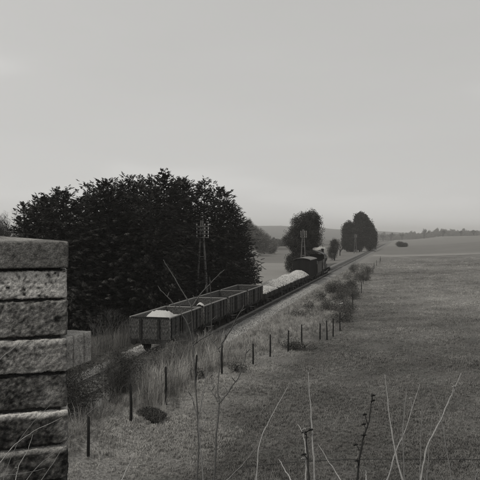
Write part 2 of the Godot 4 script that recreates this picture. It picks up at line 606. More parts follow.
func open_wagon(label: String, s0: float, length := 5.55) -> Node3D:
	var t := thing("open_wagon", label, "wagon", Vector3(0, 0, -(s0 + length / 2)), 0.0, "tall open wagons of the goods train")
	running_gear(t, length, 2.75)
	var top := 2.40
	var fl := begin()
	box(fl, Vector3(0, 1.185, 0), Vector3(2.36, 0.05, length - 0.02))
	put("floor", fl, M.wagon_inside, t)
	for sx in [-1, 1]:
		var st := begin()
		box(st, Vector3(sx * 1.20, 1.77, 0), Vector3(0.05, 1.21, length - 0.10))
		put("side_plate", st, M.wagon_paint if sx > 0 else M.wagon_inside, t)
		var rail := begin()
		box(rail, Vector3(sx * 1.215, top, 0), Vector3(0.105, 0.055, length))
		put("top_rail", rail, M.worn_edge, t)
		for k in 8:
			var z := lerpf(-length / 2 + 0.16, length / 2 - 0.16, k / 7.0)
			if k == 3 or k == 4:
				z = (k - 3.5) * 1.46
			var s := begin()
			box(s, Vector3(sx * 1.255, 1.75, z), Vector3(0.07, 1.24, 0.085))
			put("side_stanchion", s, M.wagon_paint_dark if k % 3 else M.wagon_paint, t)
		var d := begin()
		box(d, Vector3(sx * 1.238, 1.78, 0), Vector3(0.03, 1.12, 1.34))
		var door := put("side_door", d, M.wagon_paint, t)
		for k in [-1, 1]:
			var hg := begin()
			box(hg, Vector3(sx * 1.262, 1.72, k * 0.38), Vector3(0.022, 1.02, 0.07))
			put("hinge_strap", hg, M.wagon_paint_dark, door)
	for sz in [-1, 1]:
		var e := begin()
		box(e, Vector3(0, 1.77, sz * (length / 2 - 0.03)), Vector3(2.36, 1.21, 0.05))
		put("end_plate", e, M.wagon_paint, t)
		var er := begin()
		box(er, Vector3(0, top + 0.003, sz * (length / 2 - 0.02)), Vector3(2.32, 0.055, 0.10))
		put("end_rail", er, M.worn_edge if sz < 0 else M.wagon_paint_dark, t)
		for sx in [-1, 1]:
			var p := begin()
			box(p, Vector3(sx * 0.55, 1.72, sz * (length / 2 + 0.035)), Vector3(0.14, 1.2, 0.08))
			put("end_stanchion", p, M.wagon_paint_dark, t)
			var c := begin()
			box(c, Vector3(sx * 1.225, 1.775, sz * (length / 2 - 0.025)), Vector3(0.07, 1.2, 0.07))
			put("corner_post", c, M.pale_post if sx > 0 else M.wagon_paint, t)
	return t

func heap_mesh(w: float, l: float, y0: float, profile: Callable, seed_: int, nx := 22, nz := 44) -> SurfaceTool:
	var st := begin(true)
	var g := []
	for j in nz + 1:
		for i in nx + 1:
			var a := i / float(nx) * 2 - 1
			var b := j / float(nz) * 2 - 1
			var edge := 1.0 if absf(a) < 0.999 and absf(b) < 0.999 else 0.0
			g.append(Vector3(a * w / 2, y0 + float(profile.call(a, b)) + edge * 0.07 * rough_n.get_noise_3d(a * 60 * w, b * 60 * l, seed_ * 99.0), b * l / 2))
	for j in nz:
		for i in nx:
			var o := j * (nx + 1) + i
			quad(st, g[o], g[o + nx + 1], g[o + nx + 2], g[o + 1])
	return st

func lump_mesh(seed_: int) -> ArrayMesh:
	rng.seed = seed_
	var st := begin()
	var v := []
	for k in 8:
		v.append(Vector3(1 if k & 1 else -1, 1 if k & 2 else -1, 1 if k & 4 else -1) * Vector3(rng.randf_range(0.55, 1), rng.randf_range(0.4, 0.9), rng.randf_range(0.55, 1)))
	for f in [[0, 2, 3, 1], [4, 5, 7, 6], [0, 1, 5, 4], [2, 6, 7, 3], [0, 4, 6, 2], [1, 3, 7, 5]]:
		quad(st, v[f[0]], v[f[1]], v[f[2]], v[f[3]])
	st.generate_normals()
	return st.commit()

func ballast_wagon(label: String, s0: float, length := 6.95) -> Node3D:
	var t := thing("ballast_wagon", label, "wagon", Vector3(0, 0, -(s0 + length / 2)), 0.0, "low ballast wagons of the goods train")
	running_gear(t, length, 3.6)
	var fl := begin()
	box(fl, Vector3(0, 1.18, 0), Vector3(2.40, 0.06, length - 0.02))
	put("floor", fl, M.wagon_paint_dark, t)
	for sx in [-1, 1]:
		for k in 3:
			var w := length / 3 - 0.05
			var d := begin()
			box(d, Vector3(sx * 1.22, 1.26, (k - 1) * (w + 0.06)), Vector3(0.06, 0.44, w))
			var door := put("drop_door", d, M.wagon_paint_dark, t)
			for q in [-1, 1]:
				var hg := begin()
				box(hg, Vector3(sx * 1.26, 1.2, (k - 1) * (w + 0.06) + q * w * 0.3), Vector3(0.025, 0.5, 0.06))
				put("hinge_strap", hg, M.iron_black, door)
		for k in 4:
			var p := begin()
			box(p, Vector3(sx * 1.265, 1.25, (k - 1.5) * (length / 3 - 0.0)), Vector3(0.05, 0.5, 0.09))
			put("door_post", p, M.iron_black, t)
	for sz in [-1, 1]:
		var e := begin()
		box(e, Vector3(0, 1.27, sz * (length / 2 - 0.03)), Vector3(2.34, 0.46, 0.06))
		put("end_plate", e, M.wagon_paint_dark, t)
	return t

func van(called: String, label: String, s0: float, length: float, eave: float, rise: float, paint: String, group := "") -> Node3D:
	var t := thing(called, label, "van", Vector3(0, 0, -(s0 + length / 2)), 0.0, group)
	running_gear(t, length, length * 0.52)
	var fl := begin()
	box(fl, Vector3(0, 1.18, 0), Vector3(2.36, 0.06, length - 0.04))
	put("floor", fl, M.van_dark, t)
	var n := int(length / 0.98)
	var w := length / n
	var hh := eave - 1.15
	for sx in [-1, 1]:
		for k in n:
			var z := -length / 2 + (k + 0.5) * w
			var st := begin()
			for q in 4:    # vertical boards with open joints
				box(st, Vector3(sx * (1.19 + 0.006 * ((q * 7 + k * 3) % 3)), 1.15 + hh / 2, z + (q - 1.5) * w / 4), Vector3(0.05, hh, w / 4 - 0.012))
			put("side_panel", st, M[paint], t)
		for k in n + 1:
			var r := begin()
			box(r, Vector3(sx * 1.235, 1.15 + hh / 2 - 0.01, clampf(-length / 2 + k * w, -length / 2 + 0.05, length / 2 - 0.05)), Vector3(0.07, hh - 0.03, 0.11))
			put("side_stanchion", r, M.van_dark, t)
		var g := begin()
		box(g, Vector3(sx * 1.24, eave - 0.01, 0), Vector3(0.10, 0.06, length + 0.10))
		put("gutter", g, M.worn_edge, t)
	for sz in [-1, 1]:
		var e := begin()
		for q in 9:
			var x0 := -1.18 + q * 2.36 / 9
			var xm := (x0 + 1.18 / 9.0) / 1.2
			box(e, Vector3(x0 + 1.18 / 9, 1.15 + (hh + rise * (1 - xm * xm) - 0.04) / 2, sz * (length / 2 - 0.03)), Vector3(2.36 / 9 - 0.012, hh + rise * (1 - xm * xm) - 0.04, 0.05))
		put("end_panel", e, M[paint], t)
		for k in [-1, 1]:
			var r := begin()
			box(r, Vector3(k * 0.5, 1.15 + hh / 2, sz * (length / 2 + 0.035)), Vector3(0.12, hh, 0.07))
			put("end_stanchion", r, M.van_dark, t)
	var rf := begin()
	arc_roof(rf, 2.62, eave + 0.055, rise, length / 2 + 0.12, -length / 2 - 0.12, 0.045)
	put("roof", rf, M.roof_canvas, t)
	return t

func tender(s0: float) -> void:
	var t := thing("locomotive_tender", "black tender piled with coal coupled behind the steam locomotive", "tender", Vector3(0, -0.03, -(s0 + 2.9)))
	t.scale = Vector3(1.05, 1.14, 1.0)
	var st := begin()
	box(st, Vector3(0, 1.78, 0), Vector3(2.44, 1.26, 5.6))
	put("water_tank", st, M.loco_black, t)
	for sx in [-1, 1]:
		var f := begin()
		box(f, Vector3(sx * 1.27, 2.56, -0.3), Vector3(0.05, 0.34, 4.9), Basis(Vector3(0, 0, 1), -sx * 0.25))
		put("flared_side", f, M.loco_black, t)
		var fr := begin()
		box(fr, Vector3(sx * 1.0, 0.92, 0), Vector3(0.08, 0.36, 5.8))
		put("frame", fr, M.iron_black, t)
	var c := heap_mesh(2.36, 4.2, 2.42, func(a, b): return 0.55 * (1 - a * a) * (1 - b * b), 5, 12, 20)
	put("coal_heap", c, M.coal, t)
	wheels(t, [-1.9, 0.0, 1.9], 0.6)
	for sx in [-1, 1]:
		var b := begin()
		tube(b, [Vector3(sx * 0.86, 1.03, 2.9), Vector3(sx * 0.86, 1.03, 3.2), Vector3(sx * 0.86, 1.03, 3.21), Vector3(sx * 0.86, 1.03, 3.25)], [0.09, 0.09, 0.18, 0.18], 12)
		put("buffer", b, M.iron_black, t)

func locomotive(s0: float) -> void:
	# origin under the back of the cab; forwards is -Z
	var t := thing("steam_locomotive", "black steam locomotive with arched cab roof at the head of the goods train", "locomotive", Vector3(0, -0.04, -s0))
	t.scale = Vector3(1.06, 1.18, 1.14)
	var st := begin()
	box(st, Vector3(0, 1.32, -5.1), Vector3(2.5, 0.06, 10.2))
	put("running_plate", st, M.loco_black, t)
	for sx in [-1, 1]:
		var fr := begin()
		box(fr, Vector3(sx * 0.62, 1.0, -5.0), Vector3(0.05, 0.62, 9.9))
		put("frame", fr, M.iron_black, t)
		var cs := begin()
		box(cs, Vector3(sx * 1.2, 2.05, -1.0), Vector3(0.04, 1.4, 1.9))
		box(cs, Vector3(sx * 1.2, 3.1, -1.72), Vector3(0.04, 0.75, 0.46))
		put("cab_side", cs, M.cab_grey, t)
		var cw := begin()
		box(cw, Vector3(sx * 1.222, 2.05, -1.0), Vector3(0.01, 0.5, 0.9))
		put("number_panel", cw, M.iron_black, t)
		var sp := begin()
		box(sp, Vector3(sx * 1.02, 1.62, -4.3), Vector3(0.32, 0.5, 2.6))
		put("splasher", sp, M.loco_black, t)
		var cy := begin()
		tube(cy, [Vector3(sx * 1.08, 0.98, -8.0), Vector3(sx * 1.08, 0.98, -9.1)], [0.36, 0.36], 16)
		put("cylinder", cy, M.loco_black, t)
		var rod := begin()
		bar(rod, Vector3(sx * 1.02, 0.72, -2.6), Vector3(sx * 1.02, 0.72, -6.6), 0.05, 0.11)
		bar(rod, Vector3(sx * 1.09, 0.72, -4.6), Vector3(sx * 1.09, 0.98, -8.1), 0.05, 0.10)
		put("coupling_rod", rod, M.rail_steel, t)
		var pipe := begin()
		tube(pipe, [Vector3(sx * 0.80, 2.78, -2.2), Vector3(sx * 0.80, 2.78, -8.8)], [0.025, 0.025], 6)
		put("handrail", pipe, M.rail_steel, t)
		var b := begin()
		tube(b, [Vector3(sx * 0.86, 1.03, -10.2), Vector3(sx * 0.86, 1.03, -10.55), Vector3(sx * 0.86, 1.03, -10.56), Vector3(sx * 0.86, 1.03, -10.6)], [0.1, 0.1, 0.2, 0.2], 12)
		put("buffer", b, M.iron_black, t)
	var ft := begin()
	box(ft, Vector3(0, 2.4, -1.96), Vector3(2.38, 2.1, 0.04))
	put("cab_front", ft, M.loco_black, t)
	var rf := begin()
	arc_roof(rf, 2.66, 3.48, 0.42, 0.55, -2.15, 0.05)
	put("cab_roof", rf, M.loco_black, t)
	var fb := begin()
	box(fb, Vector3(0, 2.1, -2.9), Vector3(1.5, 1.5, 1.9))
	tube(fb, [Vector3(0, 2.72, -1.95), Vector3(0, 2.72, -3.85)], [0.80, 0.80], 24)
	put("firebox", fb, M.loco_black, t)
	var bo := begin()
	tube(bo, [Vector3(0, 2.70, -3.8), Vector3(0, 2.70, -7.9)], [0.76, 0.70], 28)
	put("boiler", bo, M.loco_black, t)
	var sb := begin()
	tube(sb, [Vector3(0, 2.68, -7.85), Vector3(0, 2.68, -9.4)], [0.78, 0.78], 28)
	box(sb, Vector3(0, 1.7, -8.6), Vector3(1.1, 0.9, 1.4))
	put("smokebox", sb, M.loco_black, t)
	var ch := begin()
	tube(ch, [Vector3(0, 3.38, -8.6), Vector3(0, 3.6, -8.6), Vector3(0, 4.02, -8.6), Vector3(0, 4.03, -8.6), Vector3(0, 4.12, -8.6)], [0.34, 0.24, 0.23, 0.29, 0.27], 18)
	put("chimney", ch, M.loco_black, t)
	var dm := begin()
	tube(dm, [Vector3(0, 3.35, -5.7), Vector3(0, 3.7, -5.7), Vector3(0, 3.86, -5.7), Vector3(0, 3.92, -5.7)], [0.33, 0.31, 0.2, 0.03], 18)
	put("steam_dome", dm, M.loco_black, t)
	wheels(t, [-2.6, -4.6, -6.6], 0.72)
	wheels(t, [-8.0, -9.4], 0.42)

# ------------------------------------------------------------------ lineside
func telegraph_pole(label: String, base: Vector3, height: float, turn: float) -> Node3D:
	var t := thing("telegraph_pole", label, "telegraph pole", base, turn, "twin leg telegraph poles along the line")
	for sx in [-1, 1]:
		var st := begin()
		tube(st, [Vector3(sx * 0.62, -0.4, 0), Vector3(sx * 0.07, height, 0)], [0.13, 0.085], 9)
		put("leg", st, M.pole_wood, t)
	for f in [0.42, 0.62]:
		var b := begin()
		var hw: float = lerpf(0.62, 0.07, f) + 0.12
		tube(b, [Vector3(-hw, height * f, 0), Vector3(hw, height * f, 0)], [0.06, 0.06], 7)
		put("brace", b, M.pole_wood, t)
	for k in 4:
		var y := height - 0.55 - k * 0.34
		var a := begin()
		box(a, Vector3(0.10, y, 0.12), Vector3(1.15, 0.08, 0.07))
		var arm := put("cross_arm", a, M.pole_wood, t)
		for q in [-0.44, 0.30, 0.62]:
			var i := begin()
			tube(i, [Vector3(q, y + 0.03, 0.12), Vector3(q, y + 0.12, 0.12), Vector3(q, y + 0.15, 0.12), Vector3(q, y + 0.23, 0.12)], [0.015, 0.02, 0.055, 0.035], 8)
			put("insulator", i, M.porcelain, arm)
	return t

func fence_post(label: String, base: Vector3, h: float, lean: float, turn: float) -> void:
	var st := begin()
	rng.seed = int(base.x * 977.0) + 5
	var top := Vector3(lean * h, h, lean * 0.4 * h)
	tube(st, [Vector3(0, -0.3, 0), top * 0.5 + Vector3(0.01, 0, 0.01), top, top + Vector3(0.0, 0.03, 0)], [0.046, 0.042, 0.038, 0.015], 7)
	var o := put("fence_post", st, M.post_wood)
	o.position = base
	o.rotation.y = turn
	tag(o, label, "fence post", "posts of the field fence beside the railway")

# ------------------------------------------------------------------ foreground growth
func stem_points(px: Array, z0: float, z1: float, to_ground: bool) -> Array:
	var pts := []
	for i in px.size():
		pts.append(at(px[i][0], px[i][1], lerpf(z0, z1, i / maxf(1.0, px.size() - 1.0))))
	if to_ground:
		var p: Vector3 = pts[0]
		var q: Vector3 = pts[1]
		var g := land(p.x, -p.z)
		var out_dir := (p - q).normalized()
		if out_dir.y > -0.3:
			out_dir = (out_dir + Vector3(0, -0.5, 0)).normalized()
		var near := p + out_dir * minf(0.18, (p.y - g) * 0.3)
		var root := near + Vector3(out_dir.x, 0, out_dir.z) * 0.25
		root.y = land(root.x, -root.z) - 0.05
		pts.push_front(near)
		pts.push_front(root)
	# smooth it
	var out := []
	for i in pts.size() - 1:
		var a: Vector3 = pts[maxi(i - 1, 0)]
		var d: Vector3 = pts[mini(i + 2, pts.size() - 1)]
		for k in 5:
			out.append((pts[i] as Vector3).cubic_interpolate(pts[i + 1], a, d, k / 5.0))
	out.append(pts[-1])
	return out

func stem_shape(st: SurfaceTool, pts: Array, w: float, tip: float, knots: float, sides := 7) -> void:
	var rad := []
	var full := []
	for i in pts.size():
		var f := i / float(pts.size() - 1)
		var r := lerpf(w, tip, f * f * 0.5 + f * 0.5)
		if i % 4 == 2:
			r *= 1.0 + knots
		rad.append(r)
		var j := Vector3(rough_n.get_noise_2d(i * 2.2, w * 9e4), rough_n.get_noise_2d(i * 2.0, w * 7e4 + 50), rough_n.get_noise_2d(i * 2.4, w * 5e4)) * 0.0045
		full.append(pts[i] + j)
	tube(st, full, rad, sides)

func bp_knob(p: Vector3, w: float) -> Array:
	# three little withered seed cases
	var out := []
	for v in 3:
		var d := Vector3(sin(v * 2.1), 0.7 - 0.5 * v, cos(v * 2.1)).normalized() * w
		out.append([[p - d * 0.2, p + d * 0.5, p + d * 1.3, p + d * 1.7], [w * 0.25, w * 0.62, w * 0.5, w * 0.1]])
	return out

func stalk(label: String, px: Array, z0: float, z1: float, w: float, m: String, side_twigs := 0, group := "dry stalks in front of the camera") -> void:
	var pts := stem_points(px, z0, z1, true)
	var base: Vector3 = pts[0]
	var t := thing("dry_stalk", label, "stalk", base, 0.0, group)
	for i in pts.size():
		pts[i] -= base
	var st := begin(true)
	stem_shape(st, pts, w * 0.74, w * 0.22, 0.25)
	put("stem", st, M[m], t)
	rng.seed = int(px[0][0] * 31 + px[0][1])
	for k in side_twigs:
		var i := rng.randi_range(int(pts.size() * 0.45), pts.size() - 1)
		var d := Vector3(rng.randf_range(-1, 1), rng.randf_range(0.4, 1.2), rng.randf_range(-1, 1)).normalized()
		var l := rng.randf_range(0.015, 0.05)
		var tw := begin(true)
		tube(tw, [pts[i], pts[i] + d * l * 0.6, pts[i] + d * l + Vector3(0, 0.01, 0)], [w * 0.35, w * 0.28, w * 0.15], 5)
		var head := bp_knob(pts[i] + d * l, w)
		for v in 3:
			tube(tw, head[v][0], head[v][1], 6)
		put("twig", tw, M[m], t)

func sapling(label: String, main: Array, forks: Array, z: float, w: float, m: String) -> void:
	var pts := stem_points(main, z, z + 0.1, true)
	var base: Vector3 = pts[0]
	var t := thing("bare_sapling", label, "sapling", base, 0.0, "bare saplings in front of the camera")
	for i in pts.size():
		pts[i] -= base
	var st := begin(true)
	stem_shape(st, pts, w * 0.8, w * 0.25, 0.15)
	put("stem", st, M[m], t)
	var k := 0
	for f in forks:
		var bp := stem_points(f, z + 0.05, z + 0.12 + 0.12 * sin(k * 2.1), false)
		for i in bp.size():
			bp[i] -= base
		var b := begin(true)
		stem_shape(b, bp, w * 0.5, w * 0.2, 0.3)
		var br := put("branch", b, M[m], t)
		for i in range(2, bp.size(), 3):
			var bud := begin(true)
			var d := Vector3(sin(i * 2.3 + k), 0.8, cos(i * 1.7 + k)).normalized()
			tube(bud, [bp[i], bp[i] + d * 0.02, bp[i] + d * 0.035], [w * 0.3, w * 0.35, w * 0.1], 5)
			put("bud", bud, M[m], br)
		k += 1

# ------------------------------------------------------------------ ground
func field_tone(u: float, s: float) -> float:
	var n := patches.get_noise_2d(u * 1.2, s * 1.2) 
	var n2 := patches.get_noise_2d(u * 7.0 + 300.0, s * 7.0)
	var v := 0.11
	if u > 0.0:
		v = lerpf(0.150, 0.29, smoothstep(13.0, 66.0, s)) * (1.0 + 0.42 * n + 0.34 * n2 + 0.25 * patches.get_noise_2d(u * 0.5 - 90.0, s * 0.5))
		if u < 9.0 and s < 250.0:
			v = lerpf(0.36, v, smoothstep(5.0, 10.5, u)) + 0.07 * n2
		if u > 5.0:
			var band := smoothstep(192.0, 206.0, s + n * 9.0) * (1.0 - smoothstep(208.0, 224.0, s + n * 9.0))
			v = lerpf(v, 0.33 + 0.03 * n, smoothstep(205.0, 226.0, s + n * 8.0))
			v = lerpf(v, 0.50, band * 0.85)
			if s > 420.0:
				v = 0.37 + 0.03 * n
	else:
		v = 0.16 + 0.03 * n
		if u < -6.0 and s > 60.0:
			v = 0.46 + 0.04 * n
		if s > 168.0:
			v = 0.31 + 0.03 * n
		if s > 330.0 and patches.get_noise_2d(u * 0.3, s * 0.12) > 0.0:
			v = 0.19
	return maxf(v, 0.03)

func steps(edges: Array) -> Array:
	# [from, to, step] spans
	var out := []
	for e in edges:
		var x: float = e[0]
		while x < float(e[1]) - 0.001:
			out.append(x)
			x += float(e[2])
	out.append(float(edges[-1][1]))
	return out

func ground() -> void:
	var us := steps([[-3000, -300, 300], [-300, -60, 20], [-60, -10, 4], [-10, 2, 1], [2, 40, 0.5], [40, 100, 2.5], [100, 300, 20], [300, 3000, 300]])
	var ss := steps([[-400, -40, 60], [-40, 2, 3], [2, 60, 0.5], [60, 120, 1.5], [120, 240, 2], [240, 600, 10], [600, 1500, 90], [1500, 6000, 500]])
	var st := begin(true)
	var g := []
	for s in ss:
		for u in us:
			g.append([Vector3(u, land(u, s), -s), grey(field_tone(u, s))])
	var nu := us.size()
	for j in ss.size() - 1:
		for i in nu - 1:
			var o := j * nu + i
			for k in [o, o + nu, o + nu + 1, o, o + nu + 1, o + 1]:
				st.set_color(g[k][1])
				st.add_vertex(g[k][0])
	var o := put("ground", st, M.ground)
	o.set_meta("kind", "structure")
	# the trackbed
	var prof := [Vector2(-3.1, -0.36), Vector2(-2.15, -0.02), Vector2(-1.35, 0.06), Vector2(0, 0.05), Vector2(1.35, 0.06), Vector2(2.05, 0.0), Vector2(3.1, -0.30)]
	var tb := begin(true)
	var sl := steps([[-60, 10, 5], [10, 130, 0.5], [130, 300, 4], [300, 1200, 50]])
	for j in sl.size() - 1:
		for i in prof.size() - 1:
			var c := []
			for q in [[i, j], [i, j + 1], [i + 1, j + 1], [i + 1, j]]:
				var p: Vector2 = prof[q[0]]
				var s: float = sl[q[1]]
				c.append(Vector3(p.x + 0.22 * bumps.get_noise_2d(s * 5.0, q[0] * 40.0) * (1.0 if absf(p.x) > 1.5 else 0.0), p.y + 0.05 * bumps.get_noise_2d(s * 12.0, q[0] * 90.0), -s))
			quad(tb, c[0], c[3], c[2], c[1])
	put("trackbed", tb, M.ballast).set_meta("kind", "structure")

func track() -> void:
	var t := thing("railway_track", "single line of steel rails on timber sleepers in pale ballast", "railway track")
	for sx in [-1, 1]:
		var st := begin()
		for k in 60:
			var a := -40.0 + k * 20.0
			box(st, Vector3(sx * 0.7525, 0.20, -(a + 10.0)), Vector3(0.07, 0.05, 19.99))
			box(st, Vector3(sx * 0.7525, 0.13, -(a + 10.0)), Vector3(0.02, 0.10, 19.99))
			box(st, Vector3(sx * 0.7525, 0.083, -(a + 10.0)), Vector3(0.13, 0.02, 19.99))
		put("rail", st, M.rail_steel, t)
	var places := []
	var colors := []
	var sl := begin()
	box(sl, Vector3.ZERO, Vector3(2.6, 0.13, 0.25))
	sl.generate_normals()
	rng.seed = 4
	for k in 900:
		places.append(Transform3D(Basis(Vector3.UP, rng.randf_range(-0.01, 0.01)), Vector3(rng.randf_range(-0.03, 0.03), 0.022, 30.0 - k * 0.72)))
	scatter("sleepers", sl.commit(), M.timber_sleeper, places, colors, t).set_meta("kind", "stuff")

func grass() -> void:
	var short_tufts := [tuft_mesh(9, 0.04, 0.10, 0.07, 0.9, 0.012, 1), tuft_mesh(8, 0.05, 0.14, 0.06, 1.1, 0.012, 2)]
	var tall := [tuft_mesh(18, 0.3, 0.9, 0.16, 0.85, 0.013, 3), tuft_mesh(18, 0.2, 0.7, 0.2, 1.2, 0.013, 4)]
	var reed := [tuft_mesh(15, 0.7, 1.9, 0.3, 0.4, 0.015, 6), tuft_mesh(12, 0.7, 1.6, 0.3, 0.25, 0.016, 7)]
	var r := RandomNumberGenerator.new()
	r.seed = 77
	var pl := [[], []]
	var co := [[], []]
	# pasture: by depth in front of the camera, over the width seen and some to both sides
	for k in 210000:
		var z := 11.0 + 150.0 * pow(r.randf(), 2.0)
		var x := r.randf_range(-0.46, 0.50) * z
		var p := EYE + cam.transform.basis * Vector3(x, 0, -z)
		var u := p.x
		var s := -p.z
		if u < fence_line(s) - 0.2 + 0.8 * bumps.get_noise_1d(s * 3.0):
			continue
		var n := patches.get_noise_2d(u * 6.0, s * 6.0)
		if r.randf() > 0.75 + n * 1.1 - 0.6 * smoothstep(60.0, 150.0, z):
			continue
		var sc := r.randf_range(0.5, 1.1) * (1.0 + 0.6 * maxf(n, 0.0)) * (0.8 + z / 110.0)
		var i := k % 2
		pl[i].append(Transform3D(Basis(Vector3.UP, r.randf() * TAU) * sc, on_land(u, p.z)))
		var dry := r.randf() < 0.28 + 0.5 * patches.get_noise_2d(u * 2.0 + 70.0, s * 2.0)
		co[i].append(grey(field_tone(u, s) * (r.randf_range(1.0, 1.5) if dry else r.randf_range(0.75, 1.15))))
	for i in 2:
		var o := scatter("pasture_grass", short_tufts[i], M.grass, pl[i], co[i])
		o.set_meta("kind", "stuff")
		tag(o, ["short mixed grass of the open pasture beside the railway", "short tufted dry grass standing among the open pasture"][i], "grass")
	pl = []
	co = []
	for k in 5200:
		var z := 14.0 + 110.0 * pow(r.randf(), 1.6)
		var x := r.randf_range(-0.46, 0.50) * z
		var p := EYE + cam.transform.basis * Vector3(x, 0, -z)
		if p.x < fence_line(-p.z) + 0.1 or patches.get_noise_2d(p.x * 3.0 + 500.0, -p.z * 3.0) < 0.02:
			continue
		pl.append(Transform3D(Basis(Vector3.UP, r.randf() * TAU) * r.randf_range(0.16, 0.42), on_land(p.x, p.z)))
		co.append(grey(field_tone(p.x, -p.z) * (1.5 if r.randf() < 0.5 else 0.65)))
	var tu := scatter("grass_tussocks", tall[1], M.grass, pl, co)
	tu.set_meta("kind", "stuff")
	tag(tu, "coarse tussocks dotted over the open pasture", "grass")
	# rough dry grass between the fence and the ballast, and along the foot of the bank
	pl = [[], []]
	co = [[], []]
	for k in 26000:
		var s := 13.0 + 130.0 * pow(r.randf(), 1.6)
		var edge := fence_line(s)
		var u := r.randf_range(2.5, edge - 0.15)
		var n := patches.get_noise_2d(u * 5.0 + 9.0, s * 5.0)
		if r.randf() > 0.6 + n * 1.5 or edge - u < 0.7 * absf(bumps.get_noise_1d(s * 14.0)) * r.randf():
			continue
		var near_rail := smoothstep(2.4, 4.6, u)
		if s > 32.0 and r.randf() > 0.25 + near_rail * 0.75:
			continue
		var sc := r.randf_range(0.35, 0.95) * (0.35 + 0.65 * near_rail)
		sc *= 0.72
		var i := k % 2
		pl[i].append(Transform3D(Basis(Vector3.UP, r.randf() * TAU) * Basis(Vector3.RIGHT, r.randf_range(-0.5, 0.5)) * sc * lerpf(0.4, 1.0, smoothstep(0.0, 1.6, edge - u)), on_land(u, -s)))
		co[i].append(grey((r.randf_range(0.26, 0.48) if r.randf() < 0.6 + n else r.randf_range(0.10, 0.18)) * lerpf(0.75, 1.0, smoothstep(20.0, 30.0, s))))
	for i in 2:
		var o := scatter("rough_grass", tall[i], M.grass, pl[i], co[i])
		o.set_meta("kind", "stuff")
		tag(o, ["long dry grass between the field fence and the ballast", "matted tall grass on the cutting side below the fence"][i], "grass")
	# tall reeds screening the rear of the train
	pl = []
	co = []
	for k in 800:
		var s := r.randf_range(15.0, 33.0)
		var u := r.randf_range(2.7, 6.2)
		if patches.get_noise_2d(u * 8.0, s * 5.0) < -0.12:
			continue
		var sc := r.randf_range(0.3, 0.62) * (0.95 if u > 3.4 else 0.8)
		pl.append(Transform3D(Basis(Vector3.UP, r.randf() * TAU) * Basis(Vector3.FORWARD, r.randf_range(-0.2, 0.2)) * sc, on_land(u, -s)))
		co.append(grey(r.randf_range(0.30, 0.48) if r.randf() < 0.3 else r.randf_range(0.06, 0.2)))
	for k in 760:
		var s := r.randf_range(25.0, 33.5)
		var u := r.randf_range(2.45, 4.2)
		pl.append(Transform3D(Basis(Vector3.UP, r.randf() * TAU) * Basis(Vector3.FORWARD, r.randf_range(-0.25, 0.25)) * r.randf_range(0.6, 1.05), on_land(u, -s)))
		co.append(grey(r.randf_range(0.25, 0.42) if r.randf() < 0.35 else r.randf_range(0.08, 0.2)))
	for k in 300:
		var s := r.randf_range(20.5, 31.0)
		var u := r.randf_range(3.6, 5.4)
		if u > fence_line(s) - 0.2:
			continue
		pl.append(Transform3D(Basis(Vector3.UP, r.randf() * TAU) * Basis(Vector3.FORWARD, r.randf_range(-0.3, 0.3)) * r.randf_range(0.45, 0.85), on_land(u, -s)))
		co.append(grey(r.randf_range(0.25, 0.5)))
	for k in 330:
		var s := r.randf_range(26.0, 47.0)
		var u := r.randf_range(-5.4, -3.2)
		pl.append(Transform3D(Basis(Vector3.UP, r.randf() * TAU) * r.randf_range(0.6, 1.1), on_land(u, -s)))
		co.append(grey(r.randf_range(0.09, 0.22)))
	var o := scatter("reeds", reed[0], M.grass, pl, co)
	o.set_meta("kind", "stuff")
	tag(o, "tall dead reeds and grass beside the rear wagons", "reeds")
	# loose stone along the ballast shoulder
	pl = []
	co = []
	for k in 16000:
		var s := 34.0 + 80.0 * pow(r.randf(), 1.5)
		var u := r.randf_range(1.3, 2.9) if r.randf() < 0.8 else r.randf_range(-2.7, -1.3)
		var y := 0.04 if absf(u) < 2.05 else 0.04 - (absf(u) - 2.05) * 0.28
		pl.append(Transform3D(Basis.from_euler(Vector3(r.randf() * 6, r.randf() * 6, 0)) * r.randf_range(0.02, 0.055), Vector3(u, y, -s)))
	o = scatter("loose_ballast", lump_mesh(9), M.ballast_stone, pl, co)
	o.set_meta("kind", "stuff")
	tag(o, "loose ballast stones along the edge of the trackbed", "ballast")

func fence_line(s: float) -> float:
	# the field fence, from the posts themselves
	for k in run.size() - 1:
		if s < run[k + 1].y:
			return lerpf(run[k].x, run[k + 1].x, clampf((s - run[k].y) / maxf(0.1, run[k + 1].y - run[k].y), 0.0, 1.0))
	return 9.3

# ------------------------------------------------------------------ sky
func overcast() -> Sky:
	var w := 1024
	var h := 512
	var im := Image.create(w, h, false, Image.FORMAT_RGBF)
	var n := FastNoiseLite.new()
	n.seed = 12
	n.frequency = 0.9
	n.fractal_octaves = 4
	var sun := Vector3(-0.80, 0.52, -0.45).normalized()
	for j in h:
		var el := (0.5 - (j + 0.5) / h) * PI
		for i in w:
			var az := (i + 0.5) / w * TAU
			var d := Vector3(-sin(az) * cos(el), sin(el), -cos(az) * cos(el)) * Vector3(-1, 1, -1)
			var up := maxf(d.y, 0.0)
			var v := 0.61 - 0.15 * up + 0.15 * exp(-up * 9.0)
			v *= 0.90 + 0.26 * pow(maxf(0.0, 0.5 + 0.5 * d.dot(sun)), 2.0)
			# thin drawn-out cloud
			var c := n.get_noise_3d(d.x * 1.5, d.y * 9.0, d.z * 1.5)
			v *= 1.0 + 0.04 * c + 0.07 * smoothstep(0.15, 0.45, c)
			im.set_pixel(i, j, Color(v * 1.0, v * 0.992, v * 0.968))
	var m := PanoramaSkyMaterial.new()
	m.panorama = ImageTexture.create_from_image(im)
	var s := Sky.new()
	s.sky_material = m
	return s

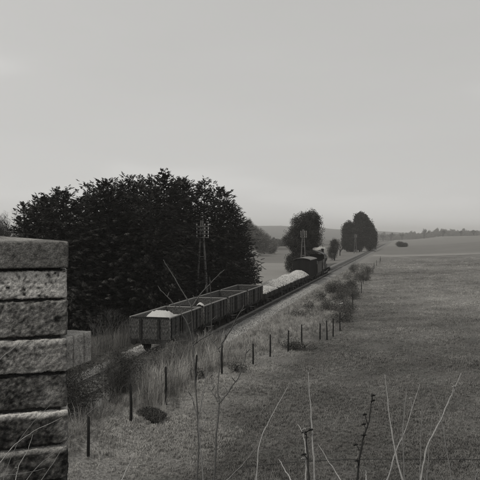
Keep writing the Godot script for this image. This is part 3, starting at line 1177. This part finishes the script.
# ------------------------------------------------------------------ all of it
func _ready() -> void:
	cam = Camera3D.new()
	cam.name = "camera"
	add_child(cam)
	cam.position = EYE
	cam.rotation_degrees = Vector3(PITCH, YAW, 0)
	cam.fov = rad_to_deg(2.0 * atan(240.0 / FOCAL))
	cam.near = 0.1
	cam.far = 9000.0
	cam.current = true

	var env := Environment.new()
	env.background_mode = Environment.BG_SKY
	env.sky = overcast()
	env.tonemap_mode = Environment.TONE_MAPPER_LINEAR
	env.tonemap_exposure = 1.0
	env.ambient_light_source = Environment.AMBIENT_SOURCE_SKY
	env.sdfgi_enabled = true
	env.ssao_enabled = true
	env.ssil_enabled = true
	env.volumetric_fog_enabled = true
	env.volumetric_fog_density = 0.0
	env.fog_enabled = true
	env.fog_density = 0.00032
	env.fog_light_color = grey(0.6).linear_to_srgb()
	var we := WorldEnvironment.new()
	we.name = "environment"
	we.environment = env
	add_child(we)

	var sun := DirectionalLight3D.new()
	sun.name = "sun"
	sun.light_energy = 0.55
	sun.light_angular_distance = 14.0
	sun.light_color = Color(1.0, 0.985, 0.95)
	sun.shadow_enabled = true
	add_child(sun)
	sun.look_at_from_position(Vector3.ZERO, -Vector3(-0.36, 1.15, 0.60), Vector3.UP)

	bumps.seed = 5
	bumps.frequency = 0.06
	bumps.fractal_octaves = 3
	patches.seed = 9
	patches.frequency = 0.04
	patches.fractal_octaves = 4
	rough_n.seed = 14
	rough_n.frequency = 0.12
	rough_n.fractal_octaves = 3
	materials()
	T.sprays = [spray_mesh(1), spray_mesh(2), spray_mesh(3)]
	T.clump = clump_mesh(26, 0.5, 0.10, 4)
	T.wisp = wisp_mesh(18)
	T.twiggy = clump_mesh(40, 0.9, 0.13, 15)
	T.clump_coarse = clump_mesh(22, 0.9, 0.24, 5)

	# ---- the setting
	ground()
	hill()
	track()
	pier()

	# ---- the train
	var w0 := open_wagon("tall open wagon nearest the camera, its end plate facing the reeds", 32.3)
	var labels := ["tall open wagon, second from the rear, pale load just showing", "tall open wagon, third in the row, with an empty grey inside", "tall open wagon coupled directly behind the low ballast wagons"]
	for k in 3:
		copy(w0, labels[k], Vector3(0, 0, -(32.3 + 6.2 * (k + 1) + 5.55 / 2)))
	var load1 := put("stone_load", heap_mesh(2.3, 5.3, 1.9, func(a, b): return 0.80 * exp(-((a - 0.25) ** 4) * 2.2 - ((b - 0.70) ** 2) * 7.0), 2), M.powder)
	load1.position = Vector3(0, 0, -(32.3 + 2.775))
	tag(load1, "pale domed heap of lime in the nearest tall open wagon", "load", "loads in the wagons")
	var load2 := put("stone_load", heap_mesh(2.3, 5.3, 1.75, func(a, b): return 0.86 * exp(-((a - 0.75) ** 2) * 5.0 - ((b - 0.92) ** 2) * 22.0), 3), M.powder)
	load2.position = Vector3(0, 0, -(38.5 + 2.775))
	tag(load2, "low pale load in the corner of the second tall open wagon", "load", "loads in the wagons")
	var b0 := ballast_wagon("low ballast wagon heaped with white stone, rearmost of its row", 57.4)
	var bl := ["low ballast wagon heaped with white stone, second from the tall wagons", "low ballast wagon heaped with white stone, third from the tall wagons", "low ballast wagon heaped with white stone, next to the dark van"]
	for k in 3:
		copy(b0, bl[k], Vector3(0, 0, -(57.4 + 7.7 * (k + 1) + 6.95 / 2)))
	rng.seed = 61
	for k in 4:
		var hk: float = [0.52, 0.58, 0.62, 0.70][k]
		var t := thing("ballast_load", "heap of white broken stone on the " + ["rearmost", "second", "third", "foremost"][k] + " low ballast wagon", "load", Vector3(0, 0, -(57.4 + 7.7 * k + 3.475)), 0.0, "loads in the wagons")
		var prof := func(a, b): return hk * pow(maxf(0.0, 1 - a * a), 0.7) * pow(maxf(0.0, 1 - pow(absf(b), 4.0)), 0.6) * (0.9 + 0.25 * sin(b * 3.0 + k))
		put("heap", heap_mesh(2.36, 6.8, 1.42, prof, k + 5), M.pale_stone, t)
		var pl := []
		for q in 1500:
			var a := rng.randf_range(-0.98, 0.98)
			var b := rng.randf_range(-0.98, 0.98)
			pl.append(Transform3D(Basis.from_euler(Vector3(rng.randf() * 6, rng.randf() * 6, 0)) * rng.randf_range(0.04, 0.11), Vector3(a * 1.18, 1.44 + float(prof.call(a, b)), b * 3.4)))
		scatter("broken_stone", lump_mesh(k + 40), M.lump, pl, [], t).set_meta("kind", "stuff")
	van("goods_van", "dark wooden goods van with a pale roof between the ballast wagons and locomotive", 88.6, 7.0, 3.62, 0.26, "van_dark")
	tender(96.4)
	locomotive(103.6)
	steam()

	# ---- lineside things
	var pole0 := telegraph_pole("twin leg telegraph pole rising behind the tall open wagons", on_land(-3.7, -53.0), 8.75, deg_to_rad(8.0))
	copy(pole0, "twin leg telegraph pole standing against the ivy covered tree", on_land(-4.0, -116.0), deg_to_rad(4.0))
	copy(pole0, "farthest twin leg telegraph pole, in front of the far dark tree", on_land(-5.0, -275.0))
	var line := begin(true)
	var feet := [on_land(-4.6, 12.0), on_land(-3.7, -53.0), on_land(-4.0, -116.0), on_land(-4.4, -195.0), on_land(-5.0, -275.0)]
	for k in feet.size() - 1:
		for w in [[-0.34, 8.38], [0.72, 8.38], [-0.34, 8.04], [0.72, 8.04], [0.40, 7.70]]:
			var a: Vector3 = feet[k] + Vector3(w[0], w[1], 0)
			var b: Vector3 = feet[k + 1] + Vector3(w[0], w[1], 0)
			var wpts := []
			var wrad := []
			for q in 13:
				var f := q / 12.0
				wpts.append(a.lerp(b, f) - Vector3(0, 1.1 * (1.0 - pow(2.0 * f - 1.0, 2.0)), 0))
				wrad.append(0.002)
			tube(line, wpts, wrad, 3, false)
	tag(put("telegraph_wire", line, M.wire), "thin sagging wires strung between the telegraph poles", "wire")
	for k in 2:
		var st := begin()
		var hp: float = [2.8, 2.3][k]
		box(st, Vector3(0, hp / 2, 0), Vector3(0.5, hp, 0.5))
		box(st, Vector3(0, hp + 0.1, 0), Vector3(0.7, 0.2, 0.7))
		var o := put("gate_post", st, M.white_paint)
		o.position = [on_land(-6.5, -320.0), on_land(-2.8, -395.0)][k]
		tag(o, ["nearer white gate post beside the line below the far tree", "farther white gate post beside the line right of the far tree"][k], "gate post", "white gate posts by the line")
	var posts := [[88, 418, 457, 0.02], [131, 385, 422, -0.02], [166, 368, 405, 0.03], [195, 356, 389, -0.05], [222, 345, 375, 0.02], [253, 344, 365, 0.0], [270, 335, 357, 0.02], [288, 331, 353, -0.04], [302, 325, 345, 0.02], [320, 324, 341, 0.05], [327, 321, 340, -0.03], [333, 319, 337, 0.03], [340, 313, 331, 0.0]]
	var tops := []
	for q in posts:
		var b := where_it_meets(q[0], q[2])
		if run.is_empty() or -b.z > run[-1].y:
			run.append(Vector2(b.x, -b.z))
	run.append(Vector2(9.3, 90.0))
	for k in posts.size():
		var q: Array = posts[k]
		var b := where_it_meets(q[0], q[2])
		var z := (b - EYE).dot(-cam.transform.basis.z)
		var h := (float(q[2]) - float(q[1])) / FOCAL * z
		fence_post("%s dark wooden fence post along the field edge, counting from the stone pier" % ORD[k], b, clampf(h, 0.9, 1.5), q[3], k * 1.3)
		tops.append(b + Vector3(0, clampf(h, 0.9, 1.5) * 0.85, 0))
	for k in 9:
		var s := 54.0 + k * 13.0
		fence_post("%s of the small far fence posts above the brambles, counting away from the camera" % ORD[k], on_land(fence_line(s) + 0.2 * sin(k * 2.0), -s), 1.2, 0.03 * sin(k * 3.0), k)
		tops.append(on_land(fence_line(s), -s) + Vector3(0, 1.0, 0))
	var fw := begin(true)
	for dy in [0.0, -0.32, -0.62]:
		for k in tops.size() - 1:
			var a: Vector3 = tops[k] + Vector3(0, dy, 0)
			var b: Vector3 = tops[k + 1] + Vector3(0, dy, 0)
			tube(fw, [a, a.lerp(b, 0.5) - Vector3(0, 0.03, 0), b], [0.004, 0.004, 0.004], 3, false)
	tag(put("fence_wire", fw, M.wire), "thin strands of wire between the field fence posts", "wire")

	# ---- trees
	woods()
	brush()
	grass()
	foreground()

func hill() -> void:
	var st := begin(true)
	var g := []
	var n := 60
	for j in 13:
		for i in n + 1:
			var a := deg_to_rad(lerpf(-62.0, 44.0, i / float(n)))
			var f := j / 12.0
			var d := lerpf(2100.0, 4000.0, f)
			var top := 18.0 + 58.0 * smoothstep(-50.0, -20.0, rad_to_deg(a)) * (1.0 - smoothstep(-14.0, 8.0, rad_to_deg(a)))
			var y := top * sin(f * PI * 0.5) * (1.0 + 0.25 * bumps.get_noise_2d(i * 9.0, j * 5.0)) - 6.0 * (1.0 - f)
			g.append(Vector3(EYE.x + sin(a) * d, y, -cos(a) * d))
	for j in 12:
		for i in n:
			var o := j * (n + 1) + i
			quad(st, g[o], g[o + 1], g[o + n + 2], g[o + n + 1])
	put("hill", st, M.hill_land).set_meta("kind", "structure")

func steam() -> void:
	var place_of := ["first wisp, beside the chimney", "second wisp, just behind the chimney", "third wisp, over the smokebox", "fourth wisp, over the middle of the boiler", "fifth wisp, behind the steam dome", "sixth wisp, over the firebox", "seventh wisp, over the front of the cab", "last faint wisp, over the cab roof"]
	var st := RandomNumberGenerator.new()
	st.seed = 3
	for k in 8:
		var f := FogVolume.new()
		f.name = numbered("steam")
		f.shape = RenderingServer.FOG_VOLUME_SHAPE_ELLIPSOID
		f.size = Vector3(0.42 + 0.07 * k, 0.34 + 0.04 * k, 2.2 + st.randf_range(0.0, 1.4))
		var m := FogMaterial.new()
		m.albedo = Color(1, 0.99, 0.97)
		m.density = 0.95 - 0.1 * k
		f.material = m
		add_child(f, true)
		f.position = Vector3(st.randf_range(-0.3, 0.2), 4.92 + st.randf_range(-0.14, 0.14), -(116.0 - 1.5 * k))
		f.rotation = Vector3(st.randf_range(-0.06, 0.06), st.randf_range(-0.1, 0.1), 0)
		f.set_meta("kind", "stuff")
		tag(f, place_of[k] + ", of the white steam above the locomotive", "steam", "steam over the locomotive")

func woods() -> void:
	# [px, depth, top py, radius]
	var cs := [[24, 47, 203, 2.0], [44, 50, 193, 2.9], [66, 47, 189, 3.0], [88, 52, 186, 3.1], [108, 49, 179, 3.2], [128, 53, 176, 3.3], [150, 50, 178, 3.2], [164, 55, 172, 3.4], [184, 60, 177, 3.5], [204, 62, 179, 3.5], [220, 66, 188, 3.5], [230, 69, 203, 3.3], [238, 71, 224, 2.5], [57, 62, 190, 3.5], [100, 64, 184, 3.5], [140, 66, 178, 3.5], [178, 72, 178, 3.6], [36, 60, 200, 3.0], [122, 70, 181, 3.6]]
	for k in cs.size():
		var c: Array = cs[k]
		var p := at(c[0], c[2], c[1])
		var b := on_land(p.x, p.z)
		var where_ := "%s dark conifer from the left in the clump behind the wagons" % ORD[k] if k < 13 else "%s tall dark conifer in the rear row of the clump, from the left" % ORD[k - 13]
		conifer(where_, b, p.y - b.y, c[3] * 1.12, 100 + k)
	var iv: Mesh = T.clump
	# ivy clad tree by the line, beyond the telegraph pole
	var b1 := at_ground(305, 126.0)
	leafy_tree("ivy_tree", "dense ivy covered tree standing beside the goods van", b1, [[Vector3(0, 9.6, 0), Vector3(3.3, 3.0, 3.0)], [Vector3(-1.2, 6.6, 0), Vector3(3.0, 3.0, 3.0)], [Vector3(1.2, 8.2, 0.4), Vector3(2.7, 3.6, 2.7)], [Vector3(0.2, 3.6, 0), Vector3(3.2, 3.4, 3.0)], [Vector3(-2.2, 2.0, 0), Vector3(2.2, 2.2, 2.0)], [Vector3(1.5, 11.2, 0), Vector3(1.8, 1.5, 1.8)]], 9.0, 0.04, 6.0, iv, 7, 1.2)
	var b2 := at_ground(359.5, 300.0)
	leafy_tree("dark_tree", "far dark rounded tree beside the line beyond the locomotive", b2, [[Vector3(0.70, 15.91, 0.00), Vector3(3.51, 3.98, 3.51)], [Vector3(3.04, 11.23, 0.00), Vector3(4.21, 4.91, 4.21)], [Vector3(-4.45, 10.30, 0.00), Vector3(4.21, 4.68, 4.21)], [Vector3(-0.58, 7.72, 1.17), Vector3(5.38, 6.55, 4.68)], [Vector3(-4.91, 4.91, 1.17), Vector3(3.74, 4.68, 3.51)], [Vector3(5.38, 6.32, 1.17), Vector3(3.51, 5.62, 3.51)]], 12.0, 0.04, 4.0, T.clump_coarse, 9, 1.1)
	leafy_tree("dark_tree", "smaller dark tree squeezed at the left foot of the far rounded tree", at_ground(334.5, 190.0), [[Vector3(0, 4.6, 0), Vector3(1.5, 2.2, 1.5)], [Vector3(-0.6, 2.4, 0), Vector3(1.6, 2.2, 1.5)]], 4.0, 0.045, 5.0, iv, 10, 1.2)
	bare_tree("bare_tree", "pale bare tree just left of the far rounded tree", at_ground(340, 240.0), 8.5, 31, 5)
	leafy_tree("hazy_tree", "large hazy grey tree just right of the dark conifers", at_ground(251, 235.0), [[Vector3(-1.0, 11.0, 0), Vector3(2.2, 3.2, 2.4)], [Vector3(0.8, 8.0, 0), Vector3(4.2, 4.2, 4.0)], [Vector3(-3.4, 6.5, 0), Vector3(3.6, 4.6, 3.4)], [Vector3(3.8, 4.8, 0), Vector3(2.6, 4.2, 2.6)]], 9.0, 0.15, 2.2, T.twiggy, 33, 1.2)
	leafy_tree("hazy_tree", "smaller hazy rounded tree beside the field right of the conifers", at_ground(264, 262.0), [[Vector3(0, 5.0, 0), Vector3(3.4, 4.6, 3.0)], [Vector3(3.4, 3.0, 0), Vector3(2.6, 3.0, 2.6)]], 5.0, 0.15, 2.2, T.twiggy, 34, 1.2)
	bare_tree("bare_tree", "pale hazy bare tree left of the conifers above the pier cap", at_ground(3, 95.0), 12.5, 36, 6)
	bare_tree("bare_tree", "second pale hazy bare tree at the left picture edge", at_ground(-14, 100.0), 13.5, 37, 6)
	# hedgerows far off
	var r := RandomNumberGenerator.new()
	r.seed = 404
	var pl := []
	var co := []
	for k in 2600:
		var px := r.randf_range(262, 300)
		var z := r.randf_range(470, 520)
		var p := at_ground(px, z)
		pl.append(Transform3D(Basis.from_euler(Vector3(r.randf() * 6, r.randf() * 6, 0)) * r.randf_range(1.2, 2.2), p + Vector3(0, 6.5 * r.randf() * (0.6 + 0.5 * bumps.get_noise_1d(px * 6.0)), 0)))
		co.append(grey(r.randf_range(0.04, 0.09)))
	var o := scatter("far_hedgerow", T.clump_coarse, M.leaves, pl, co)
	o.set_meta("kind", "stuff")
	tag(o, "hazy hedgerow at the back of the left hand fields", "hedge")
	pl = []
	co = []
	for k in 15000:
		var px := r.randf_range(372, 600)
		var z := r.randf_range(1250, 1500)
		var p := at_ground(px, z)
		var tall := 9.0 + 12.0 * maxf(0.0, bumps.get_noise_1d(px * 2.6 + 20.0)) + 3.0 * bumps.get_noise_1d(px * 16.0)
		pl.append(Transform3D(Basis.from_euler(Vector3(r.randf() * 6, r.randf() * 6, 0)) * r.randf_range(1.8, 3.6), p + Vector3(0, maxf(1.0, tall * 1.1) * pow(r.randf(), 0.8), 0)))
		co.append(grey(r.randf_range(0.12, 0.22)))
	o = scatter("far_treeline", T.clump_coarse, M.leaves, pl, co)
	o.set_meta("kind", "stuff")
	tag(o, "hazy line of distant trees along the right horizon", "trees")
	for k in 7:
		var px: float = [383, 391, 402, 424, 443, 461, 474][k]
		bare_tree("distant_tree", "%s hazy distant tree from the left along the right horizon" % ORD[k], at_ground(px, 1120.0 + 37.0 * ((k * 5) % 4)), [15.0, 18.0, 15.5, 24.0, 14.0, 13.0, 15.0][k], 50 + k, 5, 0.03, "distant trees on the horizon")

func at_ground(px: float, z: float) -> Vector3:
	var p := at(px, 240, z)
	return on_land(p.x, p.z)

func brush() -> void:
	var bm: Mesh = clump_mesh(30, 0.45, 0.05, 8, 0.8)
	# [px, py of the foot, width m, height m, tone]
	var bs := [[318, 312, 2.6, 1.2, 0.085], [330, 303, 2.8, 1.4, 0.08], [338, 296, 3.0, 1.4, 0.085], [347, 290, 3.0, 1.6, 0.08], [352, 299, 2.0, 1.5, 0.085], [356, 281, 3.2, 1.6, 0.085], [341, 322, 1.6, 1.5, 0.085], [349, 312, 1.8, 1.3, 0.08], [362, 274, 3.6, 1.8, 0.095], [303, 318, 1.9, 0.8, 0.15], [288, 350, 1.2, 0.45, 0.085], [303, 349, 1.4, 0.4, 0.08], [235, 372, 0.9, 0.4, 0.085], [201, 378, 1.0, 0.4, 0.085], [404, 247, 9.0, 3.4, 0.085]]
	var labels := ["dark bramble bush lowest on the cutting side below the ballast wagons", "dark bramble bush in the middle of the rough bank", "broad bramble bush on the bank level with the goods van", "upper bramble bush on the bank level with the locomotive", "ragged bramble bush against the field fence", "long bramble bush where the bank narrows beside the track", "dark upright bush at the nearest fence corner", "dark low bush behind the fence corner", "farthest bramble bush by the track on the bank", "thin low bush on the pale part of the bank", "small dark clump at the foot of the eighth fence post", "small flat dark clump at the foot of the ninth fence post", "small dark clump on the field right of the fifth fence post", "small dark clump at the foot of the fourth fence post", "isolated far bush on the field near the right end of the line"]
	for k in bs.size():
		var b: Array = bs[k]
		var p := where_it_meets(b[0], b[1])
		var w: float = b[2]
		var h: float = b[3]
		var lobes := []
		rng.seed = 900 + k
		for q in 5:
			var a := rng.randf() * TAU
			var e := rng.randf_range(0.6, 1.15)
			lobes.append([Vector3(cos(a) * w * 0.36, h * rng.randf_range(0.25, 0.55), sin(a) * w * 0.36), Vector3(w * 0.25 * e, h * 0.45 * e, w * 0.25 * e)])
		leafy_tree("bramble_bush", labels[k], p, lobes, 0.3, b[4], 10.0 if w < 5.0 else 3.5, bm if w < 5.0 else T.twiggy, 700 + k, 0.8, "bushes on the bank and field")
	# scrub along the ballast between the pier and the nearest wagon
	var scrub := ["dark scrub bush nearest the pier, under the wall coping", "low dark scrub bush just beyond the wall coping", "dark scrub bush in front of the bare ballast behind the train", "matted scrub bush midway between the pier and the nearest wagon", "ragged scrub bush short of the nearest tall wagon", "scrub bush before the end of the nearest tall wagon", "small scrub bush at the corner of the nearest tall wagon"]
	for k in 7:
		var s := 17.5 + 2.35 * k
		var q := on_land(3.5 + 0.3 * sin(k * 2.2), -s)
		var hh: float = [2.5, 2.3, 1.9, 1.65, 1.7, 1.8, 1.5][k]
		var lobes := []
		rng.seed = 1300 + k
		for m in 5:
			lobes.append([Vector3(rng.randf_range(-0.5, 0.5), hh * rng.randf_range(0.35, 0.6), rng.randf_range(-1.2, 1.2)), Vector3(0.6, hh * 0.42, 0.8)])
		leafy_tree("scrub_bush", scrub[k], q, lobes, 0.3, 0.06 if k < 2 else 0.12, 7.0 if k < 2 else 5.0, T.wisp, 1400 + k, 0.8, "scrub beside the rear of the train")
	for k in 4:
		bare_tree("bare_shrub", ["wispy bare shrub nearest the wall coping", "wispy bare shrub behind the second fence post", "wispy bare shrub between the second and third fence posts", "wispy bare shrub behind the third fence post"][k], on_land([4.4, 4.1, 3.9, 4.3][k], [-19.0, -21.6, -24.0, -26.0][k]), [2.0, 1.8, 1.9, 1.7][k], 280 + k, 5, 0.0045, "bare shrubs along the cutting side")
	for k in 4:
		bare_tree("bare_shrub", ["thin bare shrub before the left half of the nearest tall wagon", "thin bare shrub against the end plate of the nearest tall wagon", "thin bare shrub at the near corner post of the nearest tall wagon", "low bare shrub below the side of the nearest tall wagon"][k], on_land([2.75, 3.1, 2.8, 3.6][k], [-27.6, -29.4, -31.4, -33.0][k]), [2.9, 2.7, 2.6, 1.9][k], 180 + k, 5, 0.004, "bare shrubs beside the nearest wagon")
	for k in 3:
		bare_tree("bare_shrub", ["thin bare shrub beyond the track, nearest to the pier", "taller thin bare shrub beyond the empty track", "small bare shrub beside the end of the nearest tall wagon"][k], on_land([-3.9, -4.4, -3.6][k], [-33.5, -36.5, -37.5][k]), [3.0, 3.4, 2.4][k], 80 + k, 4, 0.008, "bare shrubs across the track")
	# the dark mound by the fence
	var p := where_it_meets(149, 417)
	var st := heap_mesh(1.0, 0.8, -0.05, func(a, b): return 0.30 * pow(maxf(0.0, 1 - a * a), 0.8) * pow(maxf(0.0, 1 - b * b), 0.8), 8, 26, 22)
	var o := thing("earth_mound", "dark rounded mound of turf between the second and third fence posts", "mound", p)
	put("soil", st, M.soil, o)
	var tp := []
	var tc := []
	rng.seed = 515
	for k in 900:
		var a := rng.randf_range(-1, 1)
		var b := rng.randf_range(-1, 1)
		tp.append(Transform3D(Basis(Vector3.UP, rng.randf() * TAU) * Basis(Vector3.RIGHT, rng.randf_range(-0.6, 0.6)) * rng.randf_range(0.6, 1.3), Vector3(a * 0.49, -0.07 + 0.30 * pow(1 - a * a, 0.8) * pow(1 - b * b, 0.8), b * 0.39)))
		tc.append(grey(rng.randf_range(0.05, 0.16)))
	scatter("turf", tuft_mesh(9, 0.04, 0.12, 0.06, 0.9, 0.012, 1), M.grass, tp, tc, o).set_meta("kind", "stuff")
	var ws := put("pale_boulder", lump_mesh(77), M.lump)
	ws.position = where_it_meets(341, 309) + Vector3(0, 0.35, 0)
	ws.scale = Vector3(0.2, 0.24, 0.2)
	tag(ws, "small white boulder among the brambles on the bank", "boulder")

func foreground() -> void:
	sapling("slender bare sapling forking in front of the tall open wagons", [[197, 480], [199, 440], [196, 395], [193, 345], [192, 306]], [[[192, 308], [178, 284], [163, 260]], [[192, 306], [205, 289], [224, 270]], [[193, 345], [203, 338], [211, 329], [210, 277]], [[194, 352], [188, 325], [170, 300], [160, 290]], [[198, 420], [194, 405], [190, 392]]], 2.9, 0.0062, "twig_grey")
	sapling("bare sapling with a low fork right of the slender one", [[214, 480], [217, 432], [219, 404], [218, 384], [222, 342]], [[[219, 404], [228, 392], [240, 374], [247, 350]], [[218, 402], [215, 396], [209, 389]], [[222, 344], [232, 327], [244, 305]], [[220, 352], [214, 342], [203, 330]]], 2.8, 0.0068, "twig_grey")
	sapling("thin pale sapling rising close behind the slender forked one", [[203, 480], [201, 450], [199, 420], [205, 380], [208, 350]], [[[200, 430], [205, 422], [208, 412]]], 2.6, 0.0045, "stalk_mid")
	var list := [
		["pale stalk leaning right in a long curve, left of the broken dark stem", [[256, 480], [260, 442], [270, 420], [289, 385]], 2.3, 0.0045, "stalk_pale", 0],
		["faint thin stalk curving up left of the long pale curve", [[228, 479], [244, 463], [256, 448]], 2.4, 0.0030, "stalk_mid", 0],
		["short thick pale stalk leaning left near the bottom centre", [[291, 481], [285, 470], [279, 459]], 2.0, 0.0045, "stalk_pale", 0],
		["broken dark stem with a ragged pale top at bottom centre", [[309, 481], [308, 455], [306, 432]], 2.1, 0.0065, "stalk_dark", 4],
		["pale split stem standing against the broken dark one", [[306, 481], [306, 455], [303, 434], [298, 424]], 2.12, 0.0048, "stalk_pale", 2],
		["tall straight pale stalk just right of the broken dark stem", [[315, 481], [313, 445], [311, 410], [308, 372]], 2.15, 0.0058, "stalk_pale", 0],
		["pale stalk leaning left, right of the tall straight one", [[341, 481], [330, 463], [318, 444]], 2.2, 0.0040, "stalk_pale", 0],
		["black withered stalk with knobbly seed heads", [[357, 481], [362, 445], [369, 420], [372, 394]], 2.3, 0.0065, "stalk_dark", 7],
		["tall pale stalk leaning left, left side of the crossed pair", [[403, 481], [394, 447], [390, 418], [385, 374]], 2.3, 0.0062, "stalk_pale", 0],
		["pale stalk leaning right, crossing the tall left leaning one", [[387, 481], [396, 451], [406, 428], [420, 384]], 2.45, 0.0052, "stalk_pale", 1],
		["thin upright pale stalk between the crossed pair", [[404, 481], [403, 433], [405, 408], [407, 385]], 2.4, 0.0042, "stalk_mid", 0],
		["thin upright faint stalk right of the crossed pair", [[420, 481], [421, 440], [422, 412]], 2.5, 0.0034, "stalk_mid", 0],
		["long pale stalk leaning far right towards the field horizon", [[421, 481], [427, 448], [441, 419], [452, 394], [461, 374]], 2.35, 0.0058, "stalk_pale", 1],
		["thin pale stalk leaning left across the long right leaning one", [[452, 481], [444, 432], [438, 408], [430, 386]], 2.42, 0.0036, "stalk_mid", 0],
		["short thin upright stalk under the long right leaning one", [[427, 481], [429, 450], [432, 414]], 2.6, 0.0034, "stalk_mid", 0],
		["very short pale stub beside the black withered stalk", [[366, 481], [366, 475], [366, 470]], 2.2, 0.0040, "stalk_pale", 0],
		["pale curved stalk at the right bottom corner", [[474, 481], [478, 470], [470, 461]], 2.2, 0.0028, "stalk_mid", 2],
		["straight pale stalk leaning right below the earth mound", [[122, 481], [128, 467], [134, 453]], 2.2, 0.0036, "stalk_pale", 0],
		["long pale grass stem arching across the lower pier stones", [[-2, 466], [15, 445], [34, 431], [62, 418]], 2.5, 0.0036, "stalk_pale", 0],
		["thin grass stem rising steeply across the lower pier stones", [[3, 481], [16, 446], [34, 422], [51, 404]], 2.6, 0.0026, "stalk_mid", 0],
		["short bent pale stem low in front of the pier", [[15, 481], [19, 466], [28, 450], [33, 434]], 2.4, 0.0030, "stalk_pale", 1],
		["faint arching stem right of the pier foot", [[40, 481], [58, 456], [78, 424], [100, 404]], 2.6, 0.0028, "stalk_mid", 0],
		["low nearly flat stem along the bottom left corner", [[-3, 478], [20, 474], [45, 468]], 2.3, 0.0028, "stalk_mid", 0],
		["faint stem bending right over the pier base", [[26, 481], [40, 464], [60, 450], [70, 447]], 2.5, 0.0026, "stalk_mid", 0]]
	for q in list:
		stalk(q[0], q[1], q[2], q[2] + 0.12, q[3], q[4], q[5])
	# twigs from a bush off to the left, poking in over the third stone
	var t := begin(true)
	var pts := stem_points([[-30, 400], [-2, 362], [9, 352], [20, 343]], 3.2, 3.3, true)
	stem_shape(t, pts, 0.005, 0.002, 0.2)
	var o := put("bramble_shoot", t, M.stalk_mid)
	tag(o, "pale bramble shoot poking in from the left over the third pier stone", "shoot")
	# the sagging strand of the near fence
	var wr := begin(true)
	var wp := []
	for i in 25:
		var px := 236.0 + i * 12.0
		wp.append(at(px, 459.0 + 9.0 * pow((px - 380.0) / 145.0, 2.0) * (1.0 if px < 380 else 0.1), 3.0))
	tube(wr, wp, wp.map(func(_p): return 0.0022), 5)
	for i in range(1, 24, 2):
		var p: Vector3 = wp[i]
		for k in 2:
			bar(wr, p - Vector3(0.008, 0.014 * (1 - 2 * k), 0), p + Vector3(0.008, 0.014 * (1 - 2 * k), 0), 0.002, 0.002)
	tag(put("barbed_wire", wr, M.wire), "dark sagging strand of barbed wire among the dry stalks", "wire")
